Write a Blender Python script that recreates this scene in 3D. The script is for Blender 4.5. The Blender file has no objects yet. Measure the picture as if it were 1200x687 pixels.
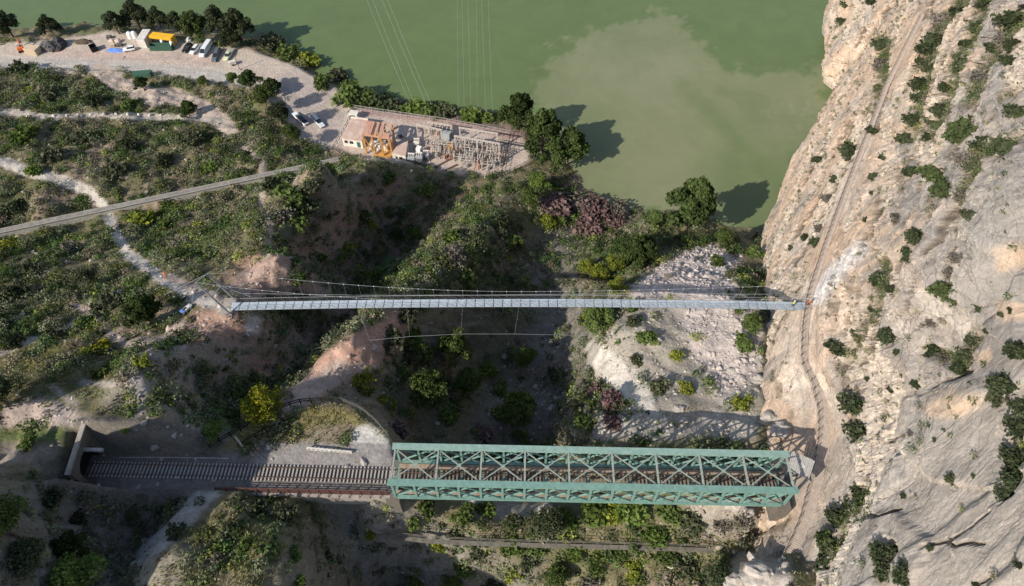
import bpy, bmesh, math, random
import numpy as np
from mathutils import Vector, Matrix
random.seed(7); RNG=np.random.default_rng(7)
SC=bpy.context.scene; COL=SC.collection
# ------------------------------------------------------------------ camera model (survey of the photograph)
H=147.0; TH=math.radians(38); cs,cc=math.sin(TH),math.cos(TH); F=800.0
def W(px,py,z):
    v=(343.5-py)/F; u=(px-600)/F; d=(H-z)/(cc-v*cs)
    return np.array([u*d,d*(cs+v*cc),z])
def PJ(x,y,z):
    d=np.maximum(y*cs+(H-z)*cc,1.0); yv=y*cc-(H-z)*cs
    return 600+F*x/d,343.5-F*yv/d
# ------------------------------------------------------------------ noise
def _h(ix,iy,s):
    h=(ix.astype(np.int64)*374761393+iy.astype(np.int64)*668265263+s*1442695041)&0xFFFFFFFF
    h=((h^(h>>13))*1274126177)&0xFFFFFFFF
    return ((h^(h>>16))&0xFFFFFF)/float(0xFFFFFF)
def pn(x,y,s=0):
    x=np.asarray(x,float); y=np.asarray(y,float)
    ix=np.floor(x); iy=np.floor(y); fx=x-ix; fy=y-iy
    u=fx*fx*fx*(fx*(fx*6-15)+10); v=fy*fy*fy*(fy*(fy*6-15)+10)
    def g(a,b):
        t=_h(ix+a,iy+b,s)*6.2831853
        return np.cos(t)*(fx-a)+np.sin(t)*(fy-b)
    a=g(0,0); b=g(1,0); c=g(0,1); d=g(1,1)
    return 1.5*((a*(1-u)+b*u)*(1-v)+(c*(1-u)+d*u)*v)
def fbm(x,y,o=4,s=0,gain=.5):
    r=0; a=1.0; n=0
    for i in range(o):
        r=r+a*pn(x,y,s+i*17); n+=a; a*=gain; x=x*2.03+11.3; y=y*2.03-7.1
    return r/n
def sst(a,b,x):
    t=np.clip((x-a)/(b-a),0,1); return t*t*(3-2*t)
def pdist(px,py,pl):
    """distance of points to a polyline, plus the parameter along it"""
    best=np.full(np.shape(px),1e9); 
    for (x0,y0),(x1,y1) in zip(pl[:-1],pl[1:]):
        dx,dy=x1-x0,y1-y0; L=dx*dx+dy*dy+1e-9
        t=np.clip(((px-x0)*dx+(py-y0)*dy)/L,0,1)
        best=np.minimum(best,np.hypot(px-x0-t*dx,py-y0-t*dy))
    return best
def sdpoly(px,py,pl):
    """signed distance to polygon, negative inside"""
    d=pdist(px,py,list(pl)+[pl[0]]); ins=np.zeros(np.shape(px),bool); n=len(pl)
    for i in range(n):
        x0,y0=pl[i]; x1,y1=pl[(i+1)%n]
        if y0==y1: continue
        ins^=((y0>py)!=(y1>py))&(px<(x1-x0)*(py-y0)/(y1-y0)+x0)
    return np.where(ins,-d,d)
# ------------------------------------------------------------------ terrain heights
CP=[ # shoreline
(0,33,-1),(60,30,-1),(130,24,-1),(200,24,-1),(290,36,-1),(345,62,-1),(385,86,-1),(420,99,-1),(480,114,-1),(540,124,-1),(600,128,-1),(655,160,-1),(690,202,-1),(740,226,-1),(800,246,-1),(850,258,-1),(900,258,-1),
(0,-10,-5),(120,-10,-5),(300,0,-5),(450,70,-5),(600,90,-5),(720,160,-5),(860,210,-5),(930,150,-5),
(0,46,3.5),(60,46,3.5),(130,38,3.5),(210,46,3.5),(290,56,3.5),(345,80,3.5),(385,103,3.5),(415,122,4),(520,136,4),(600,146,4),(625,170,4),
(0,62,4),(100,62,4),(200,68,4),(280,75,4),(330,110,4),(380,150,4.5),(420,172,5),(480,180,5),(560,185,5),(605,190,5),
# left scrub slope
(0,90,7),(60,90,6.5),(130,92,5.5),(200,98,5),(260,105,5.5),(300,110,7),(0,130,9),(110,130,8),(200,135,7.5),(270,142,7),(320,135,8),(330,165,9),
(0,165,12),(100,165,11),(200,170,10),(280,175,9.5),(0,190,14),(60,208,13),(110,224,12.5),(0,235,13),(60,245,12.5),(0,285,14),(60,275,13),(30,262,10.5),(80,250,10.5),(130,255,11.8),(200,235,11),(260,218,10.5),(330,205,10.5),(395,196,8.5),
(50,300,18),(110,320,23),(30,350,28),(150,300,22),(180,320,31),(180,360,37),(130,400,39),(60,400,37),(0,380,34),(0,450,42),(100,450,46),(200,430,47),(205,340,37),(235,352,40.5),(268,362,42.4),(283,366,41.5),
(215,290,23),(250,310,31),(250,260,15),(300,250,18),(275,330,37),
(200,400,43.8),(235,400,42.6),(250,385,42),(150,480,50),(100,490,50.5),(200,500,48.5),(130,502,50.5),(60,480,48),(0,500,47),(20,530,48),(60,545,48),(240,500,44.3),(225,470,44),(215,440,44.6),
# V1 slope and valley
(300,310,35),(320,288,32),(350,268,29),(325,245,22),(320,220,15),(400,233,24.5),(380,212,15),(440,209,16),(485,203,11),(345,335,31),(350,345,29),(370,300,21),(420,275,12),(452,240,9),
(322,398,33),(330,440,30),(360,405,23),(400,370,18.5),(430,340,14),(470,305,11.5),(515,265,6.5),(545,235,5.5),(562,214,5.3),(270,430,38.5),(280,470,35.5),
# ridge R
(345,457,40.5),(400,418,39),(430,398,37.5),(455,372,34.5),(480,350,31),(510,330,25),(540,305,21),(570,270,16),(590,240,11),(605,225,7),(620,205,5),
# terrace north edge
(300,497,43),(350,478,43.2),(400,478,43.2),(440,500,43.2),(458,515,43.2),(300,480,38),(270,496,40),(350,467,41.8),(410,464,36),(455,485,34),(470,505,33),(490,500,27),
(350,520,43.3),(420,510,43.3),(300,515,43.3),
# main gorge
(470,420,29),(520,400,21),(500,450,25),(540,450,17),(580,400,11),(560,340,15),(600,340,9),(610,290,7.5),(650,420,7.5),(655,380,6),(660,330,4.5),(660,290,3),(665,250,1.5),(645,230,3.5),(640,470,9),(640,510,11),(600,500,14),(560,500,20),(520,500,26),(640,545,14),(560,545,25),(500,545,34),
# right bank
(693,410,23),(664,446,9),(700,468,29.5),(676,498,27),(730,490,35.8),(705,500,34.5),(735,432,31),(770,430,33),(850,430,33),(885,430,34),(880,370,31),(800,370,30),(750,350,27),(695,372,17),(730,345,25),(800,345,28),(870,345,28.5),(780,310,17.5),(850,290,10.5),(820,300,14),(720,300,9),(740,270,5),(880,300,13),(892,340,26),(885,480,37),(880,520,38.5),(780,485,36.5),(850,500,37),(800,545,39.5),(720,545,36),(860,545,40),
# south of the truss
(460,572,42.6),(500,600,37),(570,600,34),(650,600,34),(720,600,36),(800,600,38),(870,600,40),(440,634,32),(560,640,33),(650,642,33.5),(750,643,34),(850,646,34.5),(450,660,25),(560,670,27),(650,687,29),(750,687,31),(820,680,34),(890,634,33),(870,665,41),(905,640,35.5),(930,590,38.5),(935,550,39.5),
(280,640,48),(330,610,46.5),(360,640,44),(300,590,43.5),(270,600,45.5),(380,610,38),(410,610,33),(410,650,29),(350,680,45),(250,670,49),(240,605,45.5),(182,608,40),(190,650,47.5),(132,655,41.5),(168,685,46.5),(215,573,40.5),(228,598,45.5),(198,628,46),(166,655,46.3),(120,680,44),
# lower left dark hillside
(0,600,58),(45,610,51.5),(100,575,45.5),(50,565,49.5),(150,585,42.5),(200,572,41),(110,625,44),(60,650,51),(0,555,53),
]
CPW=[(-75,12,68),(-90,25,66),(-95,40,51),(-110,20,60),(-140,45,46),(-160,75,41),(-190,110,25),(-230,150,16),(-270,200,6),(-290,270,0),(-58,6,52),(-35,5,55),(-10,8,24),(20,5,30),(45,0,45),(-85,52,49.5),(-80,60,48),(-110,60,45),(110,260,-6),(0,290,-6),(130,60,30),(130,150,-2),(60,40,36),(62,62,34),(72,90,22),(56,18,38),(85,125,3),(110,180,-2),(125,230,-4),(-75,45,50)]
cw=np.array([W(*p) for p in CP]+[np.array(p,float) for p in CPW])
CM=5.0
def _phi(r): return np.sqrt(r*r+CM*CM)
A=_phi(np.hypot(cw[:,None,0]-cw[None,:,0],cw[:,None,1]-cw[None,:,1])); n=len(cw)
A=-A+np.eye(n)*-0.02
M=np.zeros((n+3,n+3)); M[:n,:n]=A; M[:n,n]=1; M[:n,n+1]=cw[:,0]; M[:n,n+2]=cw[:,1]; M[n:,:n]=M[:n,n:].T
wt=np.linalg.solve(M,np.r_[cw[:,2],0,0,0])
GS=0.5; GX=np.arange(-250,112.01,GS); GY=np.arange(2,285.01,GS)
XX,YY=np.meshgrid(GX,GY)
Cg=2.0; cx=np.arange(-252,116,Cg); cy=np.arange(0,290,Cg); cX,cY=np.meshgrid(cx,cy)
hc=wt[n]+wt[n+1]*cX+wt[n+2]*cY
for i in range(n): hc-=wt[i]*_phi(np.hypot(cX-cw[i,0],cY-cw[i,1]))
def bil(G,x0,y0,g,x,y):
    fx=np.clip((x-x0)/g,0,G.shape[1]-1.001); fy=np.clip((y-y0)/g,0,G.shape[0]-1.001)
    ix=fx.astype(int); iy=fy.astype(int); fx=fx-ix; fy=fy-iy
    return (G[iy,ix]*(1-fx)+G[iy,ix+1]*fx)*(1-fy)+(G[iy+1,ix]*(1-fx)+G[iy+1,ix+1]*fx)*fy
HH=bil(hc,-252,0,Cg,XX,YY)
P0x,P0y=PJ(XX,YY,HH)
# flattening masks (world)
def wpoly(pts): return [tuple(W(*p)[:2]) for p in pts]
POLY_CAR=[(-40,50),(60,47),(110,40),(130,36),(210,48),(290,57),(345,77),(388,100),(415,122),(415,140),(405,172),(380,176),(350,160),(325,122),(300,104),(262,98),(200,90),(150,84),(100,82),(60,80),(-40,80)]
POLY_SUB=[(395,172),(418,126),(520,138),(612,158),(624,186),(592,206),(540,206),(470,190),(420,186)]
TRA=(-69.9,45.4); TRB=(-18.5,44.2)    # track axis, world
tdx,tdy=TRB[0]-TRA[0],TRB[1]-TRA[1]; TL=math.hypot(tdx,tdy); tux,tuy=tdx/TL,tdy/TL
TRZ=43.2
def trk(x,y): # along, across (north +)
    return (x-TRA[0])*tux+(y-TRA[1])*tuy, -(x-TRA[0])*tuy+(y-TRA[1])*tux
ta,tc=trk(XX,YY)
flat=np.zeros_like(HH)
mcar=1-sst(-1,3,sdpoly(XX,YY,wpoly([(a,b,4) for a,b in POLY_CAR])))
msub=1-sst(-1,3,sdpoly(XX,YY,wpoly([(a,b,5) for a,b in POLY_SUB])))
slope_n=fbm(XX*.09,YY*.09,4,3)
amp=1.0-np.maximum(mcar,msub)
steep=np.hypot(*np.gradient(HH,GS))
det=fbm(XX*.05,YY*.05,3,9)*1.6+fbm(XX*.22,YY*.22,4,5)*1.1+np.abs(fbm(XX*.5,YY*.5,3,21))*.5*np.clip(steep,0.2,1.5)
rills=np.abs(fbm(XX*.16+YY*.1,YY*.16-XX*.1,3,31))
det-= (0.5-np.minimum(rills,.5))*1.2*sst(.5,1.0,steep)
sr=fbm((-.6*XX+.8*YY)*.75,(.8*XX+.6*YY)*.07,4,35); det=det+sst(.7,1.3,steep)*sr*1.1+fbm(XX*.085,YY*.085,3,37)*1.5*sst(-40,-60,XX)*sst(85,100,YY)
HH=HH+det*amp
HH=HH*(1-mcar)+(4.0+.1*fbm(XX*.2,YY*.2,2,8)-.0)*mcar
HH=HH*(1-msub)+(5.0+.06*fbm(XX*.3,YY*.3,2,8))*msub
# railway formation + terrace
mt=(1-sst(2.9,3.7,np.where(tc>0,tc-.2,-tc)))*sst(.1,1.1,ta)*(1-sst(TL-.5,TL+1.0,ta))
HH=HH*(1-mt)+(TRZ-.32+.03*fbm(XX*1.5,YY*1.5,2,4))*mt
# retaining edge south of the track, under the railing
ms=sst(-3.55,-3.3,-tc)*0
# cutting wall north of the track
mn=sst(3.3,4.4,tc)*(1-sst(5.5,9,tc))*sst(-1,1.5,ta)*(1-sst(20,27,ta))
HH=np.maximum(HH,np.where(mn>0.01,HH*(1-mn)+mn*(50.3-.2*ta+1.2*fbm(XX*.35,YY*.35,3,55)),HH))
mp=sst(-3,-1.5,-ta-0*tc)*0
POLY_TER=[(262,522),(300,497),(350,478),(400,478),(440,500),(458,520),(455,535),(262,535)]
mter=1-sst(-.5,1.5,sdpoly(XX,YY,wpoly([(a,b,43.2) for a,b in POLY_TER])))
tsd=sdpoly(XX,YY,wpoly([(a,b,43.2) for a,b in POLY_TER])); mt3=(1-sst(2.5,5,tsd))*(tc>3.0); HH=HH*(1-mt3)+np.minimum(HH,43.1-.25*np.maximum(tsd,0))*mt3
HH=HH*(1-mter)+(43.15+.25*fbm(XX*.3,YY*.3,3,41))*mter
# truss clearance
ba,bc=XX+18.0,YY-43.2
mb=sst(-1,1,ba)*(1-sst(61,63,ba))*(1-sst(4.5,6,np.abs(bc)))
HH=HH*(1-mb)+np.minimum(HH,41.0)*mb
# road bench and paths are soft-smoothed by terrain itself
def hz(x,y): return bil(HH,GX[0],GY[0],GS,np.asarray(x,float),np.asarray(y,float))
# ------------------------------------------------------------------ cliff field X(Y,z)
WLK=[(1090,0),(1065,50),(1040,100),(1015,165),(990,230),(968,290),(950,345),(944,385),(943,425),(957,452),(966,480),(966,515),(960,550),(945,610),(915,680),(890,740)]
WZ=43.0
ww=np.array([W(a,b,WZ) for a,b in WLK]); ww=ww[np.argsort(ww[:,1])]
BAS=[(972,0,0),(966,60,0),(962,95,0),(978,107,0),(965,125,0),(940,170,0),(918,215,0),(905,250,0),(898,268,2),(896,300,14),(895,340,26),(893,385,31),(890,440,34),(884,480,36.5),(898,515,39),(930,560,42),(930,605,42),(890,660,40),(862,700,38)]
bw=np.array([W(*p) for p in BAS]); bw=bw[np.argsort(bw[:,1])]
CST=.23; CYg=np.arange(8,330,CST); CZg=np.r_[np.arange(-4,104,CST),np.arange(104,150,2.0)]
def smooth(a,k):
    ker=np.hanning(k+2)[1:-1]; ker/=ker.sum(); return np.convolve(np.pad(a,k//2,mode='edge'),ker,'valid')[:len(a)]
xw=smooth(np.interp(CYg,ww[:,1],ww[:,0]),9); 
hi=CYg>ww[-1,1]; xw[hi]=ww[-1,0]+(CYg[hi]-ww[-1,1])*.62
xb=smooth(np.interp(CYg,bw[:,1],bw[:,0]),7); zb=smooth(np.interp(CYg,bw[:,1],bw[:,2]),7)
hi=CYg>bw[-1,1]; xb[hi]=bw[-1,0]+(CYg[hi]-bw[-1,1])*.4
xb=np.minimum(xb,xw-1.2)
xw2=smooth(np.interp(CYg,ww[:,1],ww[:,0]),121); xw2=np.maximum(xw2,xw+.6)   # calmer line for the upper face
Yg,Zg=np.meshgrid(CYg,CZg,indexing='ij')
XWg=xw[:,None]; XBg=xb[:,None]; ZBg=np.minimum(zb[:,None],41.5)
t=(Zg-ZBg)/(WZ-ZBg)
slope_b=(XWg-1.0-XBg)
low=XBg+slope_b*np.where(t<0,t*.6,np.where(t<1,t-.18*np.sin(np.pi*np.clip(t,0,1))*np.minimum(1,(WZ-ZBg)/30),1))
dz=np.maximum(Zg-WZ,0)
up=np.maximum(XWg+1.0,xw2[:,None]*sst(0,6,dz)+(XWg+1.0)*(1-sst(0,6,dz)))+dz*.5
XC=np.where(Zg<WZ,low,np.maximum(up,XWg+1.0-(1-np.clip(dz/.4,0,1))*2.0))
# bedding: steps at warped levels
Pcx,Pcy=PJ(XC,Yg,Zg)
rightness=sst(0,140,(Pcx-(1235-.42*Pcy)))      # lower right: big smooth slabs
bcoord=Zg+.10*(Yg-80)+fbm(Yg*.02,Zg*.05,3,51)*5
def steps(b,th,s):
    k=np.floor(b/th+0.25*pn(b*0+3.3,np.floor(b/th)*1.7,s)); f=b/th-np.floor(b/th)
    r=_h(np.floor(b/th),np.floor(b/th)*0+s,s); r2=_h(np.floor(b/th)+1,np.floor(b/th)*0+s,s)
    return (r*(1-sst(.8,1,f))+r2*sst(.8,1,f))-.5
def voro(x,y,sd,jit=.85):
    ix=np.floor(x); iy=np.floor(y); d1=np.full(x.shape,9.); d2=np.full(x.shape,9.); h1=np.zeros(x.shape); gx=np.zeros(x.shape); gy=np.zeros(x.shape)
    for i in (-1,0,1):
        for j in (-1,0,1):
            a=ix+i; b=iy+j; qx=a+.5+jit*(_h(a,b,sd)-.5); qy=b+.5+jit*(_h(a,b,sd+5)-.5); d=np.hypot(x-qx,y-qy); n=d<d1
            d2=np.where(n,d1,np.minimum(d2,d)); h1=np.where(n,_h(a,b,sd+9),h1); gx=np.where(n,x-qx,gx); gy=np.where(n,y-qy,gy); d1=np.where(n,d,d1)
    return h1-.5,d2-d1,gx,gy
wx=fbm(Yg*.12,Zg*.12,3,301)*3; wz=fbm(Yg*.12+9,Zg*.12,3,302)*2
lr=1-rightness
# upper left: strata nearly level with the boardwalk; blocks long along the strata
bq=bcoord+wz
v1,e1,gx1,gy1=voro(Yg/46+wx*.05,bq/3.4,311); v2,e2,gx2,gy2=voro(Yg/13+wx*.08,bq/1.35,312); v3,e3,gx3,gy3=voro(Yg/3.2+wx*.2,bq/.7,313)
band=sst(.12,.26,v1+.25*fbm(Yg*.05,Zg*.2,2,69))
r3,g3,_,_=voro(Yg/1.5+.3*wx,Zg/1.0,331); r4,g4,_,_=voro(Yg/.75,Zg/.6,332)
D=lr*(v1*2.4+gy1*1.0+v2*.9+gy2*.35+v3*.3+band*(r3*.95+r4*.45+.3*fbm(Yg*.8,Zg*.9,2,64)))
# lower right: large tilted slabs
su=(Yg*.62+Zg*.78)+wx*1.5; sv=(Zg*.62-Yg*.78)+wz*1.5
u1,f1,hx1,hy1=voro(su/26,sv/11,321); u2,f2,hx2,hy2=voro(su/9,sv/4.2,322); u3,f3,hx3,hy3=voro(su/3,sv/1.3,323)
D=D+rightness*(u1*2.6+hy1*1.6+u2*.55+hy2*.35+u3*.14)
D+=fbm(Yg*.045,Zg*.045,3,61)*2.4+fbm(Yg*.2,Zg*.16,3,62)*.5*(.15+.85*lr)
rub=sst(.05,.3,fbm(Yg*.06,Zg*.12,3,63))*(1-rightness*.8)
rub=np.maximum(rub*.5,band*lr)
D+=fbm(Yg*.6+Zg*.2,Zg*.9,3,65)*.16
edge=np.maximum(lr*np.maximum((1-sst(.0,.11,e1)),.7*(1-sst(0,.10,e2))*sst(-.2,.2,fbm(Yg*.06,Zg*.1,2,67))),rightness*np.maximum((1-sst(0,.035,f1)),.55*(1-sst(0,.05,f2))*sst(.0,.3,fbm(Yg*.06,Zg*.06,2,68))))
D+=edge*.55
lowf=None
nearw=np.exp(-(np.maximum(np.abs(Zg-WZ)-1.0,0)/2.0)**2)
lowf=(Zg<WZ)
D*=(1-.85*nearw)*np.where(lowf,.6,1)
XC=XC+D
ntch=(Zg>=WZ-.1)*(1-sst(1.3,2.4,Zg-WZ)); XC=np.maximum(XC,ntch*(xw[:,None]+.72)+(1-ntch)*-999)
mlow=(Zg<WZ-.1)*sst(WZ-5,WZ-1,Zg); XC=np.maximum(XC,mlow*(xw[:,None]-1.0)+(1-mlow)*-999)
def blur(A,k=3):
    for ax in (0,1):
        P=np.pad(A,[(k,k) if i==ax else (0,0) for i in (0,1)],mode='edge'); A=sum(np.take(P,np.arange(j,j+A.shape[ax]),axis=ax) for j in range(2*k+1))/(2*k+1)
    return A
XC=XC*(1-.9*rightness)+(blur(XC,3)+.22*np.abs(fbm(su*.35,sv*1.1,3,351))+.07*fbm(Yg*1.3,Zg*1.5,2,352))*.9*rightness
CRK=[[(1091,456),(1106,445),(1121,442),(1139,435)],[(1021,605),(1031,607),(1055,598)],[(1088,641),(1105,636),(1127,623),(1141,616),(1163,598)],[(1109,634),(1116,639),(1136,636),(1156,637)],[(1145,686),(1170,675)],[(1121,245),(1115,257),(1100,285),(1085,300)],[(1127,245),(1126,267),(1110,305)],[(942,292),(930,312)],[(1051,4),(1042,20)],[(1093,2),(1082,24)],[(1012,33),(1003,55)],[(1065,510),(1040,520)],[(1003,170),(985,205)],[(1060,300),(1049,318)],[(1035,385),(1022,405),(1010,425)],[(1172,592),(1190,580)],[(1200,345),(1150,365)],[(1040,470),(1000,600),(985,640)]]
Pcx,Pcy=PJ(XC,Yg,Zg)
inf=(Pcx>880)&(Pcx<1215)&(Pcy>-15)&(Pcy<700)
crack=np.zeros_like(XC)
wob=fbm(Yg*.5,Zg*.5,3,71)*5
for i,pl in enumerate(CRK):
    m=np.zeros_like(XC); d=pdist(Pcx[inf]+wob[inf],Pcy[inf]+wob[inf]*.6,pl); m[inf]=1-sst(.8,3.2,d); crack=np.maximum(crack,m*(1 if i<15 else .5))
XC=XC+crack*.9
# gullies that hold soil and shrubs
GUL=[[(1125,5),(1103,25),(1090,55),(1080,100),(1070,140),(1062,160)],[(1152,2),(1140,45),(1120,85),(1103,130),(1085,160)],[(1200,15),(1172,45),(1147,90),(1130,120)],[(1200,160),(1140,180),(1130,230),(1122,280),(1112,330)],[(1035,310),(1020,370),(1000,400),(985,430)],[(1034,50),(1030,110),(1020,150)],[(1012,575),(985,605),(965,660)],[(1050,640),(1035,690)],[(1200,460),(1188,540),(1178,578)],[(1092,410),(1125,430),(1140,395)]]
gul=np.zeros_like(XC)
for pl in GUL:
    m=np.zeros_like(XC); d=pdist(Pcx[inf]+wob[inf]*1.5,Pcy[inf]+wob[inf],pl); m[inf]=1-sst(4,12,d); gul=np.maximum(gul,m)
XC=XC+gul*1.5
SLB=[([(1135,240),(1150,205),(1205,150),(1205,420),(1120,350)],1.6),([(1103,245),(1118,232),(1128,240),(1090,300),(1072,306)],1.3),([(1020,605),(1055,598),(1100,640),(1060,695),(985,695)],1.1),([(1116,640),(1160,600),(1210,560),(1210,700),(1130,700)],.45),([(1060,470),(1140,440),(1180,470),(1170,575),(1090,560),(1050,520)],.8),([(1000,520),(1045,500),(1060,560),(1020,600),(1005,560)],.7),([(1030,415),(1088,380),(1110,400),(1085,450),(1040,462)],.8),([(1120,5),(1150,8),(1100,120),(1078,160),(1085,110)],.9),([(1160,5),(1180,5),(1120,110),(1100,160),(1118,90)],.9),([(958,10),(985,5),(1000,60),(975,100),(955,70)],.6)]
for pl,am in SLB:
    m=np.zeros_like(XC); m[inf]=1-sst(-3.2,3.2,sdpoly(Pcx[inf],Pcy[inf],pl)+wob[inf]*1.3); XC=XC-m*am*(1-nearw)
FIS=[[(1060,0),(1020,85),(985,170)],[(1045,0),(1000,80)],[(1000,130),(950,235),(905,330)],[(985,200),(940,300)],[(1090,30),(1060,110)],[(1110,60),(1075,140),(1050,200)],[(1135,0),(1100,90),(1075,160)],[(1170,0),(1135,70),(1105,130)],[(1200,30),(1150,110),(1110,190)],[(1060,200),(1020,260)],[(1075,170),(1030,250),(985,330)],[(970,215),(925,290)],[(1010,75),(975,140)],[(1050,215),(1000,300)],[(1120,150),(1085,215)],[(960,180),(930,240)],[(1200,95),(1165,150)],[(1010,330),(985,400)],[(1045,345),(1005,430)],[(1075,320),(1050,380)]]
fis=np.zeros_like(XC)
for pl in FIS:
    m=np.zeros_like(XC); d=pdist(Pcx[inf]+wob[inf]*1.3,Pcy[inf]+wob[inf]*.5,pl); m[inf]=(1-sst(.9,2.9,d))*sst(-.35,.05,fbm(Yg[inf]*.15,Zg[inf]*.3,2,73)); fis=np.maximum(fis,m)
XC=XC+fis*1.3*(1-nearw)
ntch=(Zg>=WZ-.1)*(1-sst(1.3,2.4,Zg-WZ)); XC=np.maximum(XC,ntch*(xw[:,None]+.72)+(1-ntch)*-999)
CY0,CZ0=CYg[0],CZg[0]; NZR=int(np.sum(CZg<104))
def xcl(y,z): return bil(XC[:,:NZR],CZ0,CY0,CST,np.asarray(z,float),np.asarray(y,float))
# ------------------------------------------------------------------ rays: where a place seen in the photograph lies
def hit(px,py):
    px=np.atleast_1d(np.asarray(px,float)); py=np.atleast_1d(np.asarray(py,float))
    u=(px-600)/F; v=(343.5-py)/F
    d=np.full(px.shape,45.0); done=np.zeros(px.shape,bool); typ=np.zeros(px.shape,int)
    def f(d):
        x=u*d; y=d*(cs+v*cc); z=H-d*(cc-v*cs)
        a=z-np.maximum(hz(x,y),0); b=np.where(z<103,xcl(y,z)-x,1e3)
        return a,b
    st=.6
    while not done.all() and d.min()<460:
        a,b=f(d); hitn=(~done)&((a<0)|(b<0))
        lo=d[hitn]-st; hi2=d[hitn].copy()
        if hitn.any():
            uu,vv=u[hitn],v[hitn]
            for _ in range(8):
                m=(lo+hi2)/2; x=uu*m; y=m*(cs+vv*cc); z=H-m*(cc-vv*cs)
                bad=(z<np.maximum(hz(x,y),0))|(np.where(z<103,xcl(y,z)-x,1e3)<0)
                hi2=np.where(bad,m,hi2); lo=np.where(bad,lo,m)
            d[hitn]=hi2; typ[hitn]=np.where(b[hitn]<0,1,0); done|=hitn
        d[~done]+=st
        if (d[~done]>460).all(): break
    return np.stack([u*d,d*(cs+v*cc),H-d*(cc-v*cs)],-1),typ,d
def G(px,py): 
    p,t,d=hit(px,py); return Vector(p[0])
#@@A
# ------------------------------------------------------------------ materials
def mat(name,c,rough=.8,var=.18,scale=3.0,bump=.0,bscale=20.,metal=0,spec=.3,c2=None,stretch=None):
    m=bpy.data.materials.new(name); m.use_nodes=True; nt=m.node_tree; N=nt.nodes; L=nt.links; b=N['Principled BSDF']
    b.inputs['Roughness'].default_value=rough; b.inputs['Metallic'].default_value=metal; b.inputs['Specular IOR Level'].default_value=spec
    tc=N.new('ShaderNodeTexCoord'); src=tc.outputs['Object']
    if stretch:
        mp=N.new('ShaderNodeMapping'); mp.inputs['Scale'].default_value=stretch; L.new(src,mp.inputs[0]); src=mp.outputs[0]
    n=N.new('ShaderNodeTexNoise'); n.inputs['Scale'].default_value=scale; n.inputs['Detail'].default_value=6; n.inputs['Roughness'].default_value=.65; L.new(src,n.inputs[0])
    r=N.new('ShaderNodeValToRGB'); e=r.color_ramp.elements
    c2=c2 or tuple(x*(1-var) for x in c); c1=tuple(min(1,x*(1+var*.6)) for x in c)
    e[0].position=.3; e[1].position=.7; e[0].color=(*c2,1); e[1].color=(*c1,1); L.new(n.outputs[0],r.inputs[0]); L.new(r.outputs[0],b.inputs['Base Color'])
    if bump:
        n2=N.new('ShaderNodeTexNoise'); n2.inputs['Scale'].default_value=bscale; n2.inputs['Detail'].default_value=5; L.new(src,n2.inputs[0])
        bp=N.new('ShaderNodeBump'); bp.inputs['Strength'].default_value=bump; L.new(n2.outputs[0],bp.inputs['Height']); L.new(bp.outputs[0],b.inputs['Normal'])
    return m
def ground_mat(name,scales,bstr,bdist,rocky=0.):
    m=bpy.data.materials.new(name); m.use_nodes=True; nt=m.node_tree; N=nt.nodes; L=nt.links; b=N['Principled BSDF']
    b.inputs['Roughness'].default_value=.95; b.inputs['Specular IOR Level'].default_value=.12
    at=N.new('ShaderNodeAttribute'); at.attribute_name='Col'; tc=N.new('ShaderNodeTexCoord'); col=at.outputs['Color']; hs=None
    for sc,lo,hi in scales:
        n=N.new('ShaderNodeTexNoise'); n.inputs['Scale'].default_value=sc; n.inputs['Detail'].default_value=5; n.inputs['Roughness'].default_value=.7; L.new(tc.outputs['Object'],n.inputs[0])
        mr=N.new('ShaderNodeMapRange'); mr.inputs[1].default_value=.3; mr.inputs[2].default_value=.7; mr.inputs[3].default_value=lo; mr.inputs[4].default_value=hi; L.new(n.outputs[0],mr.inputs[0])
        vm=N.new('ShaderNodeVectorMath'); vm.operation='SCALE'; L.new(col,vm.inputs[0]); L.new(mr.outputs[0],vm.inputs['Scale']); col=vm.outputs[0]
        if hs is None: hs=n.outputs[0]
        else:
            ad=N.new('ShaderNodeMath'); ad.operation='MULTIPLY_ADD'; ad.inputs[1].default_value=.5; L.new(n.outputs[0],ad.inputs[0]); L.new(hs,ad.inputs[2]); hs=ad.outputs[0]
    if rocky:
        v=N.new('ShaderNodeTexVoronoi'); v.inputs['Scale'].default_value=rocky; L.new(tc.outputs['Object'],v.inputs[0])
        ad=N.new('ShaderNodeMath'); ad.operation='MULTIPLY_ADD'; ad.inputs[1].default_value=.6; L.new(v.outputs[0],ad.inputs[0]); L.new(hs,ad.inputs[2]); hs=ad.outputs[0]
    bp=N.new('ShaderNodeBump'); bp.inputs['Strength'].default_value=bstr; bp.inputs['Distance'].default_value=bdist; L.new(hs,bp.inputs['Height']); L.new(bp.outputs[0],b.inputs['Normal'])
    L.new(col,b.inputs['Base Color']); return m
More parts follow.
